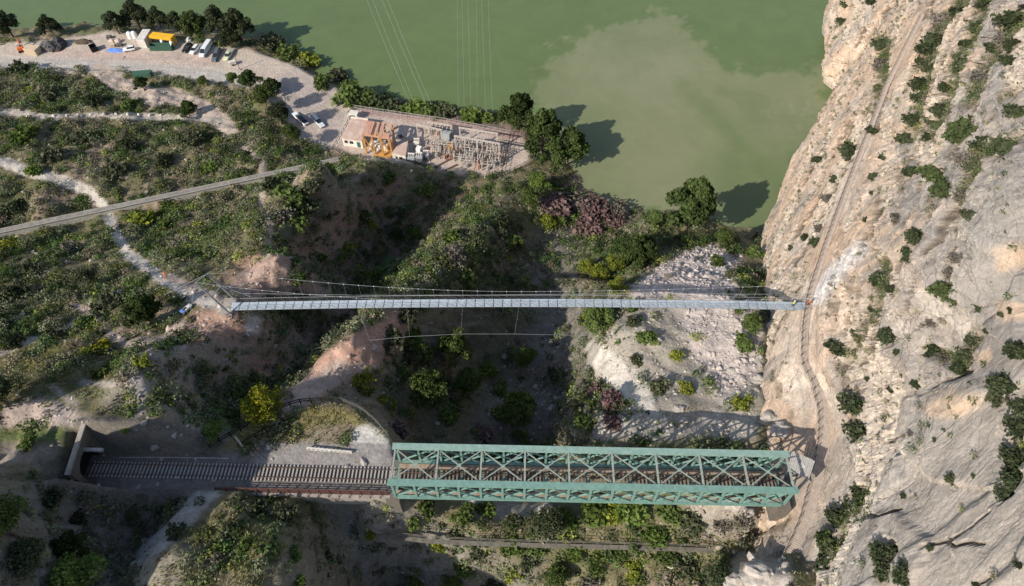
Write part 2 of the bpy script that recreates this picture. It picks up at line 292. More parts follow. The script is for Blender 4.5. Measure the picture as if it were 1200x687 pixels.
def leaf_mat(name,c1,c2,tr=.25,c3=None):
    m=bpy.data.materials.new(name); m.use_nodes=True; nt=m.node_tree; N=nt.nodes; L=nt.links; N.remove(N['Principled BSDF'])
    at=N.new('ShaderNodeAttribute'); at.attribute_name='tint'
    r=N.new('ShaderNodeValToRGB'); e=r.color_ramp.elements; e[0].color=(*c1,1); e[1].color=(*c2,1)
    if c3: k=e.new(.72); k.color=(*c2,1); e[-1].color=(*c3,1)
    L.new(at.outputs['Fac'],r.inputs[0])
    oi=N.new('ShaderNodeObjectInfo'); mr=N.new('ShaderNodeMapRange'); mr.inputs[3].default_value=.75; mr.inputs[4].default_value=1.25; L.new(oi.outputs['Random'],mr.inputs[0])
    vm=N.new('ShaderNodeVectorMath'); vm.operation='SCALE'; L.new(r.outputs[0],vm.inputs[0]); L.new(mr.outputs[0],vm.inputs['Scale'])
    d=N.new('ShaderNodeBsdfDiffuse'); t=N.new('ShaderNodeBsdfTranslucent'); mx=N.new('ShaderNodeMixShader'); mx.inputs[0].default_value=tr
    L.new(vm.outputs[0],d.inputs[0]); L.new(vm.outputs[0],t.inputs[0]); L.new(d.outputs[0],mx.inputs[1]); L.new(t.outputs[0],mx.inputs[2]); L.new(mx.outputs[0],N['Material Output'].inputs[0]); return m
def col_leaf_mat(name,tr=.2):
    m=bpy.data.materials.new(name); m.use_nodes=True; nt=m.node_tree; N=nt.nodes; L=nt.links; N.remove(N['Principled BSDF'])
    at=N.new('ShaderNodeAttribute'); at.attribute_name='Col'
    d=N.new('ShaderNodeBsdfDiffuse'); t=N.new('ShaderNodeBsdfTranslucent'); mx=N.new('ShaderNodeMixShader'); mx.inputs[0].default_value=tr
    L.new(at.outputs[0],d.inputs[0]); L.new(at.outputs[0],t.inputs[0]); L.new(d.outputs[0],mx.inputs[1]); L.new(t.outputs[0],mx.inputs[2]); L.new(mx.outputs[0],N['Material Output'].inputs[0]); return m
# ------------------------------------------------------------------ mesh helpers
def rawmesh(name,V,Fq,k,m=None,smoothf=False,col=None,dom='POINT',tint=None):
    me=bpy.data.meshes.new(name); V=np.asarray(V,np.float32); Fq=np.asarray(Fq,np.int32)
    me.vertices.add(len(V)); me.vertices.foreach_set('co',V.ravel())
    me.loops.add(Fq.size); me.loops.foreach_set('vertex_index',Fq.ravel()); me.polygons.add(len(Fq)); me.polygons.foreach_set('loop_start',np.arange(len(Fq),dtype=np.int32)*k)
    me.update(calc_edges=True)
    if smoothf: me.shade_smooth()
    else: me.shade_flat()
    if col is not None:
        a=me.attributes.new('Col','FLOAT_COLOR',dom); c=np.ones((len(col),4),np.float32); c[:,:3]=col; a.data.foreach_set('color',c.ravel())
    if tint is not None:
        a=me.attributes.new('tint','FLOAT','FACE'); a.data.foreach_set('value',np.asarray(tint,np.float32))
    if m: me.materials.append(m)
    return me
def link(name,me,parent=None,loc=None):
    o=bpy.data.objects.new(name,me); COL.objects.link(o)
    if parent: o.parent=parent
    if loc is not None: o.location=loc
    return o
def tag(o,label=None,cat=None,group=None,kind=None):
    if label: o['label']=label
    if cat: o['category']=cat
    if group: o['group']=group
    if kind: o['kind']=kind
    return o
def empty(name,loc,label,cat,group=None,rz=0):
    o=bpy.data.objects.new(name,None); COL.objects.link(o); o.location=loc; o.rotation_euler=(0,0,rz); o.empty_display_size=.3
    return tag(o,label,cat,group)
def copy_tree(o,parent=None):
    c=o.copy(); COL.objects.link(c)
    if parent: c.parent=parent
    for ch in list(o.children): copy_tree(ch,c)
    return c
class MB:
    def __init__(s,org=(0,0,0)): s.v=[]; s.f=[]; s.o=Vector(org)
    def hexa(s,p):
        b=len(s.v); s.v+=[Vector(q)-s.o for q in p]; s.f+=[[b+i for i in f] for f in ((3,2,1,0),(4,5,6,7),(0,1,5,4),(1,2,6,5),(2,3,7,6),(3,0,4,7))]; return s
    def box(s,c,d,rz=0,M=None):
        c=Vector(c); R=M or Matrix.Rotation(rz,3,'Z'); x,y,z=[q/2 for q in d]
        return s.hexa([c+R@Vector(q) for q in ((-x,-y,-z),(x,-y,-z),(x,y,-z),(-x,y,-z),(-x,-y,z),(x,-y,z),(x,y,z),(-x,y,z))])
    def bar(s,a,b,w,h=None,up=(0,0,1)):
        a=Vector(a); b=Vector(b); h=h or w; d=(b-a); 
        if d.length<1e-6: return s
        d.normalize(); u=Vector(up)
        if abs(d.dot(u))>.98: u=Vector((0,1,0))
        x=d.cross(u).normalized()*w/2; y=x.cross(d).normalized()*h/2
        return s.hexa([a-x-y,a+x-y,a+x+y,a-x+y,b-x-y,b+x-y,b+x+y,b-x+y])
    def tube(s,pts,r,n=6,cap=True):
        pts=[Vector(p) for p in pts]; b0=len(s.v); rr=r if isinstance(r,(list,tuple)) else [r]*len(pts)
        for i,p in enumerate(pts):
            d=(pts[min(i+1,len(pts)-1)]-pts[max(i-1,0)]).normalized(); u=Vector((0,0,1)) if abs(d.z)<.95 else Vector((1,0,0))
            x=d.cross(u).normalized(); y=x.cross(d)
            for k in range(n):
                a=k*2*math.pi/n; s.v.append(p+(x*math.cos(a)+y*math.sin(a))*rr[i]-s.o)
        for i in range(len(pts)-1):
            for k in range(n): s.f.append([b0+i*n+k,b0+i*n+(k+1)%n,b0+(i+1)*n+(k+1)%n,b0+(i+1)*n+k])
        if cap: s.f.append([b0+k for k in range(n)][::-1]); s.f.append([b0+(len(pts)-1)*n+k for k in range(n)])
        return s
    def ngon(s,p): b=len(s.v); s.v+=[Vector(q)-s.o for q in p]; s.f.append(list(range(b,len(s.v)))); return s
    def prism(s,poly,z0,z1):
        n=len(poly); b=len(s.v); s.v+=[Vector((x,y,z0))-s.o for x,y in poly]+[Vector((x,y,z1))-s.o for x,y in poly]
        s.f.append([b+i for i in range(n)][::-1]); s.f.append([b+n+i for i in range(n)])
        for i in range(n): s.f.append([b+i,b+(i+1)%n,b+n+(i+1)%n,b+n+i])
        return s
    def loft(s,rings,cap=True):
        n=len(rings[0]); b=len(s.v)
        for r in rings: s.v+=[Vector(q)-s.o for q in r]
        for i in range(len(rings)-1):
            for k in range(n): s.f.append([b+i*n+k,b+i*n+(k+1)%n,b+(i+1)*n+(k+1)%n,b+(i+1)*n+k])
        if cap: s.f.append([b+k for k in range(n)][::-1]); s.f.append([b+(len(rings)-1)*n+k for k in range(n)])
        return s
    def build(s,name,m,parent=None,bevel=0,smooth=False):
        me=bpy.data.meshes.new(name); me.from_pydata([tuple(v) for v in s.v],[],s.f); me.validate()
        bm=bmesh.new(); bm.from_mesh(me); bmesh.ops.recalc_face_normals(bm,faces=bm.faces)
        if bevel: bmesh.ops.bevel(bm,geom=bm.edges,offset=bevel,segments=2,affect='EDGES',clamp_overlap=True)
        bm.to_mesh(me); bm.free()
        if smooth: me.shade_smooth()
        me.materials.append(m); return link(name,me,parent)
# ------------------------------------------------------------------ ground cover classes (what the ground is made of)
Tpx,Tpy=PJ(XX,YY,HH); nz=fbm(XX*.25,YY*.25,4,90); nz2=fbm(XX*.06,YY*.06,4,91); nz3=fbm(XX*1.1,YY*1.1,2,92)
C=np.zeros(HH.shape+(3,)); 
def lerp(m,c):
    global C
    C=C*(1-m[...,None])+np.array(c)*m[...,None]
C[:]=(.15,.135,.075); lerp(sst(-.1,.35,nz),(.22,.185,.11)); lerp(sst(.05,.4,nz2),(.27,.205,.15)); lerp(sst(.05,.45,-nz2),(.12,.125,.058)); lerp(sst(.25,.6,nz3)*.5,(.24,.21,.17))
BARE=np.zeros(HH.shape)        # 1 = no plants
def area(poly,c,soft=5,k=1.0,bare=1.0,wig=6):
    global BARE
    x0,y0=min(p[0] for p in poly)-25,min(p[1] for p in poly)-25; x1,y1=max(p[0] for p in poly)+25,max(p[1] for p in poly)+25
    s=(Tpx>x0)&(Tpx<x1)&(Tpy>y0)&(Tpy<y1); m=np.zeros(HH.shape)
    m[s]=(1-sst(-soft,soft,sdpoly(Tpx[s],Tpy[s],poly)+wig*(nz[s]+.6*nz3[s])))*k
    lerp(m,c); BARE=np.maximum(BARE*(1-m*(bare==0)),m*bare)
def path(pl,w,c,soft=1.5,bare=1.0,k=1.0):
    global BARE
    xs=[p[0] for p in pl]; ys=[p[1] for p in pl]
    s=(Tpx>min(xs)-30)&(Tpx<max(xs)+30)&(Tpy>min(ys)-30)&(Tpy<max(ys)+30); m=np.zeros(HH.shape)
    d=pdist(Tpx[s],Tpy[s],pl)+2.5*nz[s]+1.2*nz3[s]
    m[s]=(1-sst(w-soft,w+soft,d))*k; lerp(m,c); BARE=np.maximum(BARE,(m>.3)*bare)
PINK=(.44,.31,.25); PALE=(.44,.385,.32); RED=(.37,.235,.18); GREY=(.31,.285,.25)
# ground tones of the gorge, the side valley and the banks
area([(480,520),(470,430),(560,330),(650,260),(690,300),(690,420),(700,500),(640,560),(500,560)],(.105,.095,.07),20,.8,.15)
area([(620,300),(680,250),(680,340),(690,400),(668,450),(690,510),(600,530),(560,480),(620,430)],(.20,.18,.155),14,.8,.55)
area([(345,330),(420,250),(560,215),(590,235),(520,300),(440,350),(300,440),(250,420),(300,370)],(.20,.14,.105),15,.75,.3)
area([(380,590),(460,590),(560,640),(520,690),(370,690)],(.27,.245,.21),15,.85,.6)
area([(50,560),(180,575),(235,580),(160,650),(130,700),(0,700),(0,590)],(.17,.155,.135),10,.8,.12)
lerp(sst(.7,1.4,steep)*sst(-.05,.3,sr)*.5,(.25,.225,.19)); lerp(sst(.7,1.4,steep)*sst(.05,.3,-sr)*.5,(.09,.08,.07))  # strata colours that also paint in relief: light crests, dark troughs
# pink and grey rock
area([(255,330),(300,285),(340,290),(400,235),(445,215),(480,208),(440,245),(400,290),(350,335),(300,350)],(.38,.235,.175),10,.8,.6)
area([(300,370),(345,345),(400,345),(440,360),(360,410),(310,470),(285,440)],(.31,.19,.145),12,.75,.5)
area([(170,395),(260,375),(300,400),(250,500),(190,490),(150,450)],(.33,.26,.215),12,.6,.45)
area([(262,335),(330,290),(345,320),(395,345),(310,352),(280,356)],PINK,6,.85,.75)
area([(195,385),(225,365),(262,360),(285,375),(295,400),(250,400),(215,405)],RED,6,.85,.7)
area([(285,366),(310,372),(300,392),(288,388)],(.55,.5,.47),2,1,1)
area([(445,372),(470,362),(482,395),(440,432),(400,447),(335,492),(330,470),(370,420),(405,398)],(.50,.31,.235),8,.95,1)
area([(350,450),(400,420),(430,430),(390,455),(330,490)],(.42,.35,.30),6,.8,.85)
area([(560,270),(600,230),(590,260),(540,310),(500,345),(480,345),(520,300)],(.25,.225,.15),8,.7,.3)
area([(0,478),(50,466),(105,488),(160,500),(262,498),(268,516),(215,516),(125,505),(95,500),(0,500)],(.45,.365,.32),6,.9,.9)
area([(140,440),(180,410),(230,420),(220,470),(160,490),(120,470)],(.34,.29,.245),12,.7,.6)
area([(150,430),(175,440),(180,475),(150,470)],(.45,.39,.34),6,.8,.85)
area([(235,560),(262,572),(205,635),(160,665),(150,655),(215,590)],(.40,.37,.33),4,.9,.9)
area([(150,660),(220,640),(250,660),(200,690),(160,690)],(.33,.29,.23),8,.7,.5)
area([(300,575),(360,580),(380,610),(350,650),(290,640),(250,620)],(.17,.155,.075),12,.6,.1)
# right bank scree, sand and olive slope
area([(690,372),(760,345),(880,345),(893,470),(870,485),(770,482),(740,470),(700,420)],(.37,.33,.275),10,.9,.82)
area([(742,335),(790,300),(835,285),(865,305),(860,345),(740,350)],(.52,.44,.40),6,.95,1)
area([(800,345),(880,345),(893,385),(890,440),(850,470),(812,420),(800,380)],(.50,.43,.39),8,.9,.95)
area([(683,404),(700,396),(733,425),(762,455),(770,484),(742,480),(716,452),(690,432)],(.62,.56,.48),4,.97,1)
area([(700,482),(890,480),(885,515),(700,515)],(.42,.38,.33),6,.85,.85)
area([(655,225),(740,235),(720,262),(650,262)],(.20,.155,.125),8,.6,.2)
area([(700,352),(730,340),(760,372),(705,395)],(.30,.27,.21),6,.7,.3)
# south bank
area([(560,590),(640,590),(640,606),(575,610)],(.4,.36,.33),6,.6,.4)
area([(800,585),(905,590),(900,640),(830,625)],(.40,.35,.29),8,.8,.6)
area([(855,655),(880,645),(925,660),(930,700),(840,700)],(.46,.40,.345),4,1,1)
area([(880,620),(930,612),(935,640),(880,645)],(.25,.22,.19),6,.8,.8)
# left: grassy patches
area([(0,420),(50,380),(95,395),(130,420),(90,440),(0,460)],(.20,.175,.075),12,.6,.1)
area([(30,355),(70,335),(95,345),(60,365)],(.24,.20,.09),8,.7,.1)
area([(0,505),(75,500),(80,515),(0,520)],(.10,.14,.045),6,.8,.1)
area([(0,520),(70,522),(60,540),(0,545)],(.33,.28,.24),4,.8,.8)
# flats
area(POLY_CAR,(.49,.41,.335),3,1,1,3)
area([(-40,66),(60,66),(140,70),(270,84),(290,92),(268,97),(200,90),(150,84),(-40,80)],(.47,.44,.395),5,.9,1,4)
area([(60,58),(250,66),(255,76),(160,72),(60,66)],(.55,.38,.31),6,.6,1)
area([(320,85),(350,82),(388,104),(408,140),(404,170),(380,172),(350,150),(330,120)],(.42,.355,.31),5,.9,1)
area(POLY_SUB,(.48,.39,.33),3,1,1,3)
area([(420,128),(520,136),(615,152),(614,166),(520,146),(430,136)],(.33,.215,.185),4,.85,.9)
for q in ([(0,70),(80,71),(160,76),(250,84),(310,100),(350,128),(372,160)],[(0,74),(80,75),(160,80),(245,88),(300,106),(340,132),(362,164)],[(170,63),(230,73),(300,86),(340,108)],[(110,68),(190,70),(225,68)],[(290,80),(330,98),(352,120)]): path(q,1.1,(.36,.32,.29),1.2,1,.55)
for q,r in (((205,64),5),((238,74),4),((345,118),6),((120,70),6),((90,64),5),((365,130),5)): area([(q[0]-r*2,q[1]),(q[0],q[1]-r*.7),(q[0]+r*2,q[1]),(q[0],q[1]+r*.7)],(.33,.28,.25),3,.5,1)
path([(118,84),(140,98),(178,114),(205,112),(236,127),(262,144),(268,152)],10.5,(.46,.37,.30),2.5)
path([(0,131),(30,134),(62,138),(130,136),(225,138),(262,142)],4,PALE)
path([(-5,187),(40,203),(75,213),(105,224),(120,240),(130,258),(136,276),(150,298),(175,315),(200,335),(235,352),(268,360)],6.5,(.47,.42,.365))
path([(200,325),(235,342),(262,352)],5,(.40,.32,.27))
path([(0,415),(40,398),(80,384),(98,372)],3.2,(.44,.38,.30)); path([(84,358),(108,366),(128,392),(146,403),(190,397),(215,378)],4,(.36,.285,.24))
path([(60,452),(88,474)],3.5,(.38,.32,.27)); path([(98,448),(150,452),(178,450),(170,470),(155,495)],3,(.36,.31,.27))
path([(285,172),(308,192),(306,240),(318,272),(312,300)],4,(.40,.32,.26),2,.8,.9); path([(405,230),(380,225),(430,205)],3,(.30,.25,.21),2,.6,.7)
# terrace and ballast
area(POLY_TER,(.235,.20,.085),3,1,.12,3)
area([(370,500),(430,495),(440,520),(380,525),(330,520)],(.27,.215,.165),5,.8,.4)
area([(412,506),(424,497),(440,500),(456,520),(456,534),(430,532),(405,524)],(.56,.53,.47),3,.95,1,5)
bal=(1-sst(3.0,3.6,np.where(tc>0,tc-.7+1.5*(1-sst(20,26,ta)),-tc)))*sst(.2,1,ta)*(1-sst(TL,TL+1,ta)); lerp(bal,(.17,.152,.138)); BARE=np.maximum(BARE,bal)  # shade on the track painted into darker ballast; the sunlit gravel follows lighter
bal2=(1-sst(0,.6,np.abs(tc-3.2)-1.9))*sst(27,29,ta)*(1-sst(TL-.5,TL+1,ta)); lerp(bal2*.9,(.30,.275,.255)); lerp(bal2*sst(.1,.5,nz)*.5,(.22,.19,.165)); BARE=np.maximum(BARE,bal2)
cutw=sst(2.2,3.0,tc)*(1-sst(5.2,6.2,tc))*sst(0,2,ta)*(1-sst(20,27,ta)); lerp(cutw*.9,(.12,.108,.09)); BARE=np.maximum(BARE,cutw)  # cutting wall colour darkened to deepen the shade there
steep=np.hypot(*np.gradient(HH,GS)); lerp(sst(1.1,2.0,steep)*.4*(1-np.maximum(mcar,msub)),(.215,.19,.16)); BARE=np.maximum(BARE,sst(1.4,2.4,steep)*.35)
lerp(sst(.6,0,HH)*.8,(.15,.13,.09))
def gridmesh(name,V,nx,ny,m,col,sm=True):
    i,j=np.meshgrid(np.arange(nx-1),np.arange(ny-1),indexing='ij'); a=i*ny+j
    f=np.stack([a,a+ny,a+ny+1,a+1],-1).reshape(-1,4); return link(name,rawmesh(name,V,f,4,m,sm,col))
M_GND=ground_mat('soil and rock ground',[(.45,.85,1.15),(1.5,.76,1.24),(5,.72,1.28),(14,.8,1.2)],.6,.25,1.4)
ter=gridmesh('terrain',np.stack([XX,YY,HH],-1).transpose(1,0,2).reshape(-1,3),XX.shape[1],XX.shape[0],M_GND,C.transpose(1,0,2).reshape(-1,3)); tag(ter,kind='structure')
# ------------------------------------------------------------------ cliff surface
Pcx,Pcy=PJ(XC,Yg,Zg)
n1=fbm(Yg*.07,Zg*.07,4,101); n2=fbm(Yg*.3,Zg*.3,4,102); n3=fbm(Yg*1.3,Zg*1.3,2,103); st=fbm(sv*.42,su*.05,4,104); be=fbm(bcoord*.5,Yg*.03,4,105)
CC=np.zeros(XC.shape+(3,)); CC[:]=(.56,.405,.29)
def cl(m,c):
    global CC
    m=np.clip(m,0,1)[...,None]; CC=CC*(1-m)+np.array(c)*m
cl(sst(-.05,.45,n1)*.6,(.57,.475,.385)); cl(sst(.0,.4,be)*.5,(.53,.385,.275)); cl(sst(.1,.5,-n2)*.4,(.47,.39,.31))
greyness=sst(-.3,.3,n1*.6+st*.5-.04+.36*rightness+.95*sst(-90,110,Pcx-(1150-.33*Pcy))-.2)
cl(greyness*.95,(.30,.275,.25)); cl(greyness*sst(.05,.4,st)*.8,(.185,.17,.153)); cl(greyness*sst(.1,.45,-st)*.6,(.40,.35,.30))
cl(rub*.5,(.52,.46,.395)); cl(rub*sst(.1,.5,n3+.5*n2)*.5,(.30,.24,.175)); cl(rub*sst(.1,.4,r3)*.5,(.56,.50,.43))
lo=sst(2.2,.4,Zg+n2*1.5)*(Yg>100); cl(lo*.8,(.26,.23,.2))
cl(sst(.35,.7,n2+.3*n3)*.35,(.33,.25,.17)); dg=fbm(sv*1.3,su*.12,4,106); cl(sst(.15,.45,dg)*sst(-.2,.3,fbm(Yg*.04,Zg*.04,2,107))*.5,(.27,.225,.175)); cl(sst(.2,.5,-dg)*.35*(1-.6*rightness),(.56,.47,.385))
cl(gul*sst(-.6,.1,n2+n3*.4)*.9,(.17,.145,.085)); cl(gul*sst(.1,.5,-n2)*.5,(.45,.38,.31))
cl(crack*.6,(.22,.18,.14)); cl(fis*.85,(.17,.13,.09)); cl(edge*sst(-.2,.3,n2)*.55,(.24,.19,.13)); cl(sst(.0,.5,v1*2*lr+u1*rightness)*.35*(1-.5*rightness),(.56,.46,.36)); cl(sst(.05,.5,v2)*lr*.35,(.55,.47,.39)); cl(sst(.1,.5,-v2)*lr*.3,(.38,.29,.22))
wht=np.zeros_like(XC); wht[inf]=1-sst(4,16,pdist(Pcx[inf],Pcy[inf],[(958,348),(980,318),(1008,292)])); cl(wht*.75,(.62,.60,.58))
SLAB=[(1135,240),(1150,205),(1205,150),(1205,420),(1120,350)]; sl=np.zeros_like(XC); sl[inf]=1-sst(-6,6,sdpoly(Pcx[inf],Pcy[inf],SLAB)+8*n2[inf]); cl(sl*.7,(.27,.248,.225))
orp=np.zeros_like(XC); 
for q,r in [((1120,475),40),((1195,300),40),((1190,365),30),((1150,420),20)]: orp[inf]=np.maximum(orp[inf],1-sst(r*.3,r,np.hypot(Pcx[inf]-q[0],(Pcy[inf]-q[1])*1.6)+25*n2[inf]))
cl(orp*.7,(.54,.39,.27)); cl(sst(.35,.9,fis)*.85,(.15,.115,.08)); cl(sst(.4,.9,crack)*.8,(.13,.105,.08)); cl(sst(.4,.9,edge)*sst(-.1,.25,n2)*.5,(.20,.155,.105))
def cliff_joints(m):
    nt=m.node_tree; N=nt.nodes; L=nt.links; b=N['Principled BSDF']; src=b.inputs['Base Color'].links[0].from_socket; bmp=b.inputs['Normal'].links[0].from_node; hsock=bmp.inputs['Height'].links[0].from_socket
    tc=N.new('ShaderNodeTexCoord'); vr=N.new('ShaderNodeVectorRotate'); vr.rotation_type='Z_AXIS'; vr.inputs['Angle'].default_value=-math.radians(60); L.new(tc.outputs['Object'],vr.inputs[0])
    dn=N.new('ShaderNodeTexNoise'); dn.inputs['Scale'].default_value=.35; dn.inputs['Detail'].default_value=4; L.new(tc.outputs['Object'],dn.inputs[0])
    sb=N.new('ShaderNodeVectorMath'); sb.operation='MULTIPLY_ADD'; sb.inputs[1].default_value=(2.2,2.2,2.2); L.new(dn.outputs['Color'],sb.inputs[0]); L.new(vr.outputs[0],sb.inputs[2]); col=src; h=hsock
    at=N.new('ShaderNodeAttribute'); at.attribute_name='crk'
    for scl,wd,lo,tint in (((.035,.42,.46),.020,.55,.10),((.20,1.1,1.2),.045,.88,.10),((1.0,3.0,3.4),.0,1.0,.13)):
        sc=N.new('ShaderNodeVectorMath'); sc.operation='MULTIPLY'; sc.inputs[1].default_value=scl; L.new(sb.outputs[0],sc.inputs[0])
        v=N.new('ShaderNodeTexVoronoi'); v.inputs['Scale'].default_value=1; L.new(sc.outputs[0],v.inputs[0])
        sx=N.new('ShaderNodeSeparateColor'); L.new(v.outputs['Color'],sx.inputs[0]); mr=N.new('ShaderNodeMapRange'); mr.inputs[3].default_value=1-tint; mr.inputs[4].default_value=1+tint; L.new(sx.outputs[0],mr.inputs[0]); fac=mr.outputs[0]
        if wd:
            e=N.new('ShaderNodeTexVoronoi'); e.feature='DISTANCE_TO_EDGE'; e.inputs['Scale'].default_value=1; L.new(sc.outputs[0],e.inputs[0])
            m2=N.new('ShaderNodeMapRange'); m2.inputs[1].default_value=wd*.3; m2.inputs[2].default_value=wd; m2.inputs[3].default_value=lo; m2.inputs[4].default_value=1; L.new(e.outputs['Distance'],m2.inputs[0])
            mu=N.new('ShaderNodeMath'); mu.operation='MULTIPLY'; L.new(fac,mu.inputs[0]); L.new(m2.outputs[0],mu.inputs[1]); fac=mu.outputs[0]
            ah=N.new('ShaderNodeMath'); ah.operation='MULTIPLY_ADD'; ah.inputs[1].default_value=.6; L.new(m2.outputs[0],ah.inputs[0]); L.new(h,ah.inputs[2]); h=ah.outputs[0]
        mx=N.new('ShaderNodeMapRange'); mx.inputs[3].default_value=1; L.new(at.outputs['Fac'],mx.inputs[0]); L.new(fac,mx.inputs[4])
        vm=N.new('ShaderNodeVectorMath'); vm.operation='SCALE'; L.new(col,vm.inputs[0]); L.new(mx.outputs[0],vm.inputs['Scale']); col=vm.outputs[0]
        ah=N.new('ShaderNodeMath'); ah.operation='MULTIPLY_ADD'; ah.inputs[1].default_value=.22; L.new(sx.outputs[1],ah.inputs[0]); L.new(h,ah.inputs[2]); h=ah.outputs[0]
    L.new(col,b.inputs['Base Color']); L.new(h,bmp.inputs['Height'])
M_CLF=ground_mat('limestone cliff',[(.8,.9,1.12),(3.0,.86,1.15),(9,.84,1.16)],.55,.22,.0)
cf=gridmesh('cliff',np.stack([XC,Yg,Zg],-1).reshape(-1,3),*XC.shape,M_CLF,CC.reshape(-1,3),False); tag(cf,kind='structure'); cliff_joints(M_CLF); q=cf.data.attributes.new('crk','FLOAT','POINT'); q.data.foreach_set('value',np.clip(.9*lr+.24*rightness+.45*n1,.08,1).astype(np.float32).ravel())
#@@B
# ------------------------------------------------------------------ lake
def lake_mat():
    m=bpy.data.materials.new('green lake water'); m.use_nodes=True; nt=m.node_tree; N=nt.nodes; L=nt.links; b=N['Principled BSDF']
    b.inputs['Roughness'].default_value=.22; b.inputs['IOR'].default_value=1.33; b.inputs['Specular IOR Level'].default_value=.35
    at=N.new('ShaderNodeAttribute'); at.attribute_name='Col'; tc=N.new('ShaderNodeTexCoord')
    n=N.new('ShaderNodeTexNoise'); n.inputs['Scale'].default_value=.12; n.inputs['Detail'].default_value=7; n.inputs['Distortion'].default_value=1.2; L.new(tc.outputs['Object'],n.inputs[0])
    mr=N.new('ShaderNodeMapRange'); mr.inputs[3].default_value=.88; mr.inputs[4].default_value=1.12; L.new(n.outputs[0],mr.inputs[0])
    vm=N.new('ShaderNodeVectorMath'); vm.operation='SCALE'; L.new(at.outputs['Color'],vm.inputs[0]); L.new(mr.outputs[0],vm.inputs['Scale']); L.new(vm.outputs[0],b.inputs['Base Color'])
    w=N.new('ShaderNodeTexNoise'); w.inputs['Scale'].default_value=1.6; w.inputs['Detail'].default_value=3; L.new(tc.outputs['Object'],w.inputs[0])
    bp=N.new('ShaderNodeBump'); bp.inputs['Strength'].default_value=.22; bp.inputs['Distance'].default_value=.12; L.new(w.outputs[0],bp.inputs['Height']); L.new(bp.outputs[0],b.inputs['Normal']); return m
lx=np.r_[-3000,-1200,-500,np.arange(-320,320,1.5),500,1200,3000]; ly=np.r_[-100,0,np.arange(95,330,1.5),400,600,1200,3000]
LX,LY=np.meshgrid(lx,ly,indexing='ij'); lpx,lpy=PJ(LX,LY,0*LX)
ln=fbm(LX*.03,LY*.03,5,140); ln2=fbm(LX*.12,LY*.12,5,141); ln3=fbm(LX*.5,LY*.5,3,142)
LC=np.zeros(LX.shape+(3,)); LC[:]=(.118,.162,.064); LC*= (1+.10*ln+.05*ln2)[...,None]
PLU=[(640,210),(625,150),(640,95),(655,60),(690,45),(735,28),(775,18),(800,40),(835,70),(880,88),(905,88),(975,92),(965,140),(925,200),(900,262),(820,270),(700,235)]
pm=1-sst(-5,9,sdpoly(lpx,lpy,PLU)+30*ln2+14*ln3+26*ln); pm*=1-.45*(1-sst(0,16,pdist(lpx,lpy,[(800,100),(840,140),(880,180),(915,220)])+9*ln2)); pm*=(.8+.55*ln)*(1-.55*sst(780,870,lpx)*sst(130,200,lpy))
pm=np.clip(pm,0,1)[...,None]; LC=LC*(1-pm)+np.array((.212,.222,.125))*pm
sc_=(1-sst(0,30,np.hypot((lpx-930)*.6,lpy-135)))*sst(.0,.45,ln3+ln2*.6)*.45; LC=LC*(1-sc_[...,None])+np.array((.30,.30,.21))*sc_[...,None]
lk=gridmesh('lake_water',np.stack([LX,LY,0*LX],-1).reshape(-1,3),*LX.shape,lake_mat(),LC.reshape(-1,3)); tag(lk,kind='structure')
# ------------------------------------------------------------------ foliage generators
def leaves(blobs,n,size,rng,jit=.75,inner=.25,flat=1.0):
    B=np.array(blobs); w=B[:,3]**2; k=rng.choice(len(B),n,p=w/w.sum()); d=rng.normal(size=(n,3)); d[:,2]=d[:,2]*.8+.35; d/=np.linalg.norm(d,axis=1,keepdims=True)
    r=B[k,3:4]*(1-inner*rng.random((n,1))**1.5)*(.88+.3*rng.random((n,1))); c=B[k,:3]+d*r*np.array([1,1,flat])
    nn=d+rng.normal(size=(n,3))*jit; nn/=np.linalg.norm(nn,axis=1,keepdims=True)
    a=np.cross(nn,rng.normal(size=(n,3))); a/=np.linalg.norm(a,axis=1,keepdims=True)+1e-9; b=np.cross(nn,a)
    s=size*(.55+.9*rng.random((n,1))); e=.55+.35*rng.random((n,1))
    V=np.stack([c-a*s,c-b*s*e,c+a*s,c+b*s*e],1).reshape(-1,3); Fq=np.arange(4*n).reshape(n,4)
    tint=np.clip(.5+.17*rng.normal(size=n)+.45*(rng.random(len(B))[k]-.5),0,1)
    return V,Fq,tint
LM={'pine':leaf_mat('pine needles',(.024,.040,.015),(.088,.120,.038),.18),
 'dark':leaf_mat('dark evergreen leaves',(.026,.036,.018),(.088,.105,.055),.16),
 'green':leaf_mat('green leaves',(.048,.076,.022),(.17,.22,.068),.28),
 'bright':leaf_mat('bright green leaves',(.06,.10,.022),(.20,.265,.07),.3),
 'olive':leaf_mat('olive grey leaves',(.05,.058,.032),(.145,.155,.088),.2),
 'yellow':leaf_mat('broom with yellow flowers',(.07,.10,.015),(.24,.24,.03),.2,(.60,.50,.03)),
 'lime':leaf_mat('yellow green leaves',(.085,.115,.02),(.26,.29,.05),.3,(.42,.38,.055)),
 'pink':leaf_mat('dusky pink tamarisk sprays',(.10,.08,.07),(.23,.15,.14),.2,(.36,.20,.205)),
 'grey':leaf_mat('grey brown twigs',(.09,.08,.065),(.22,.195,.16),.1)}
M_BARK=mat('bark',(.16,.12,.09),.9,.4,3,.5,12,stretch=(1,1,.25))
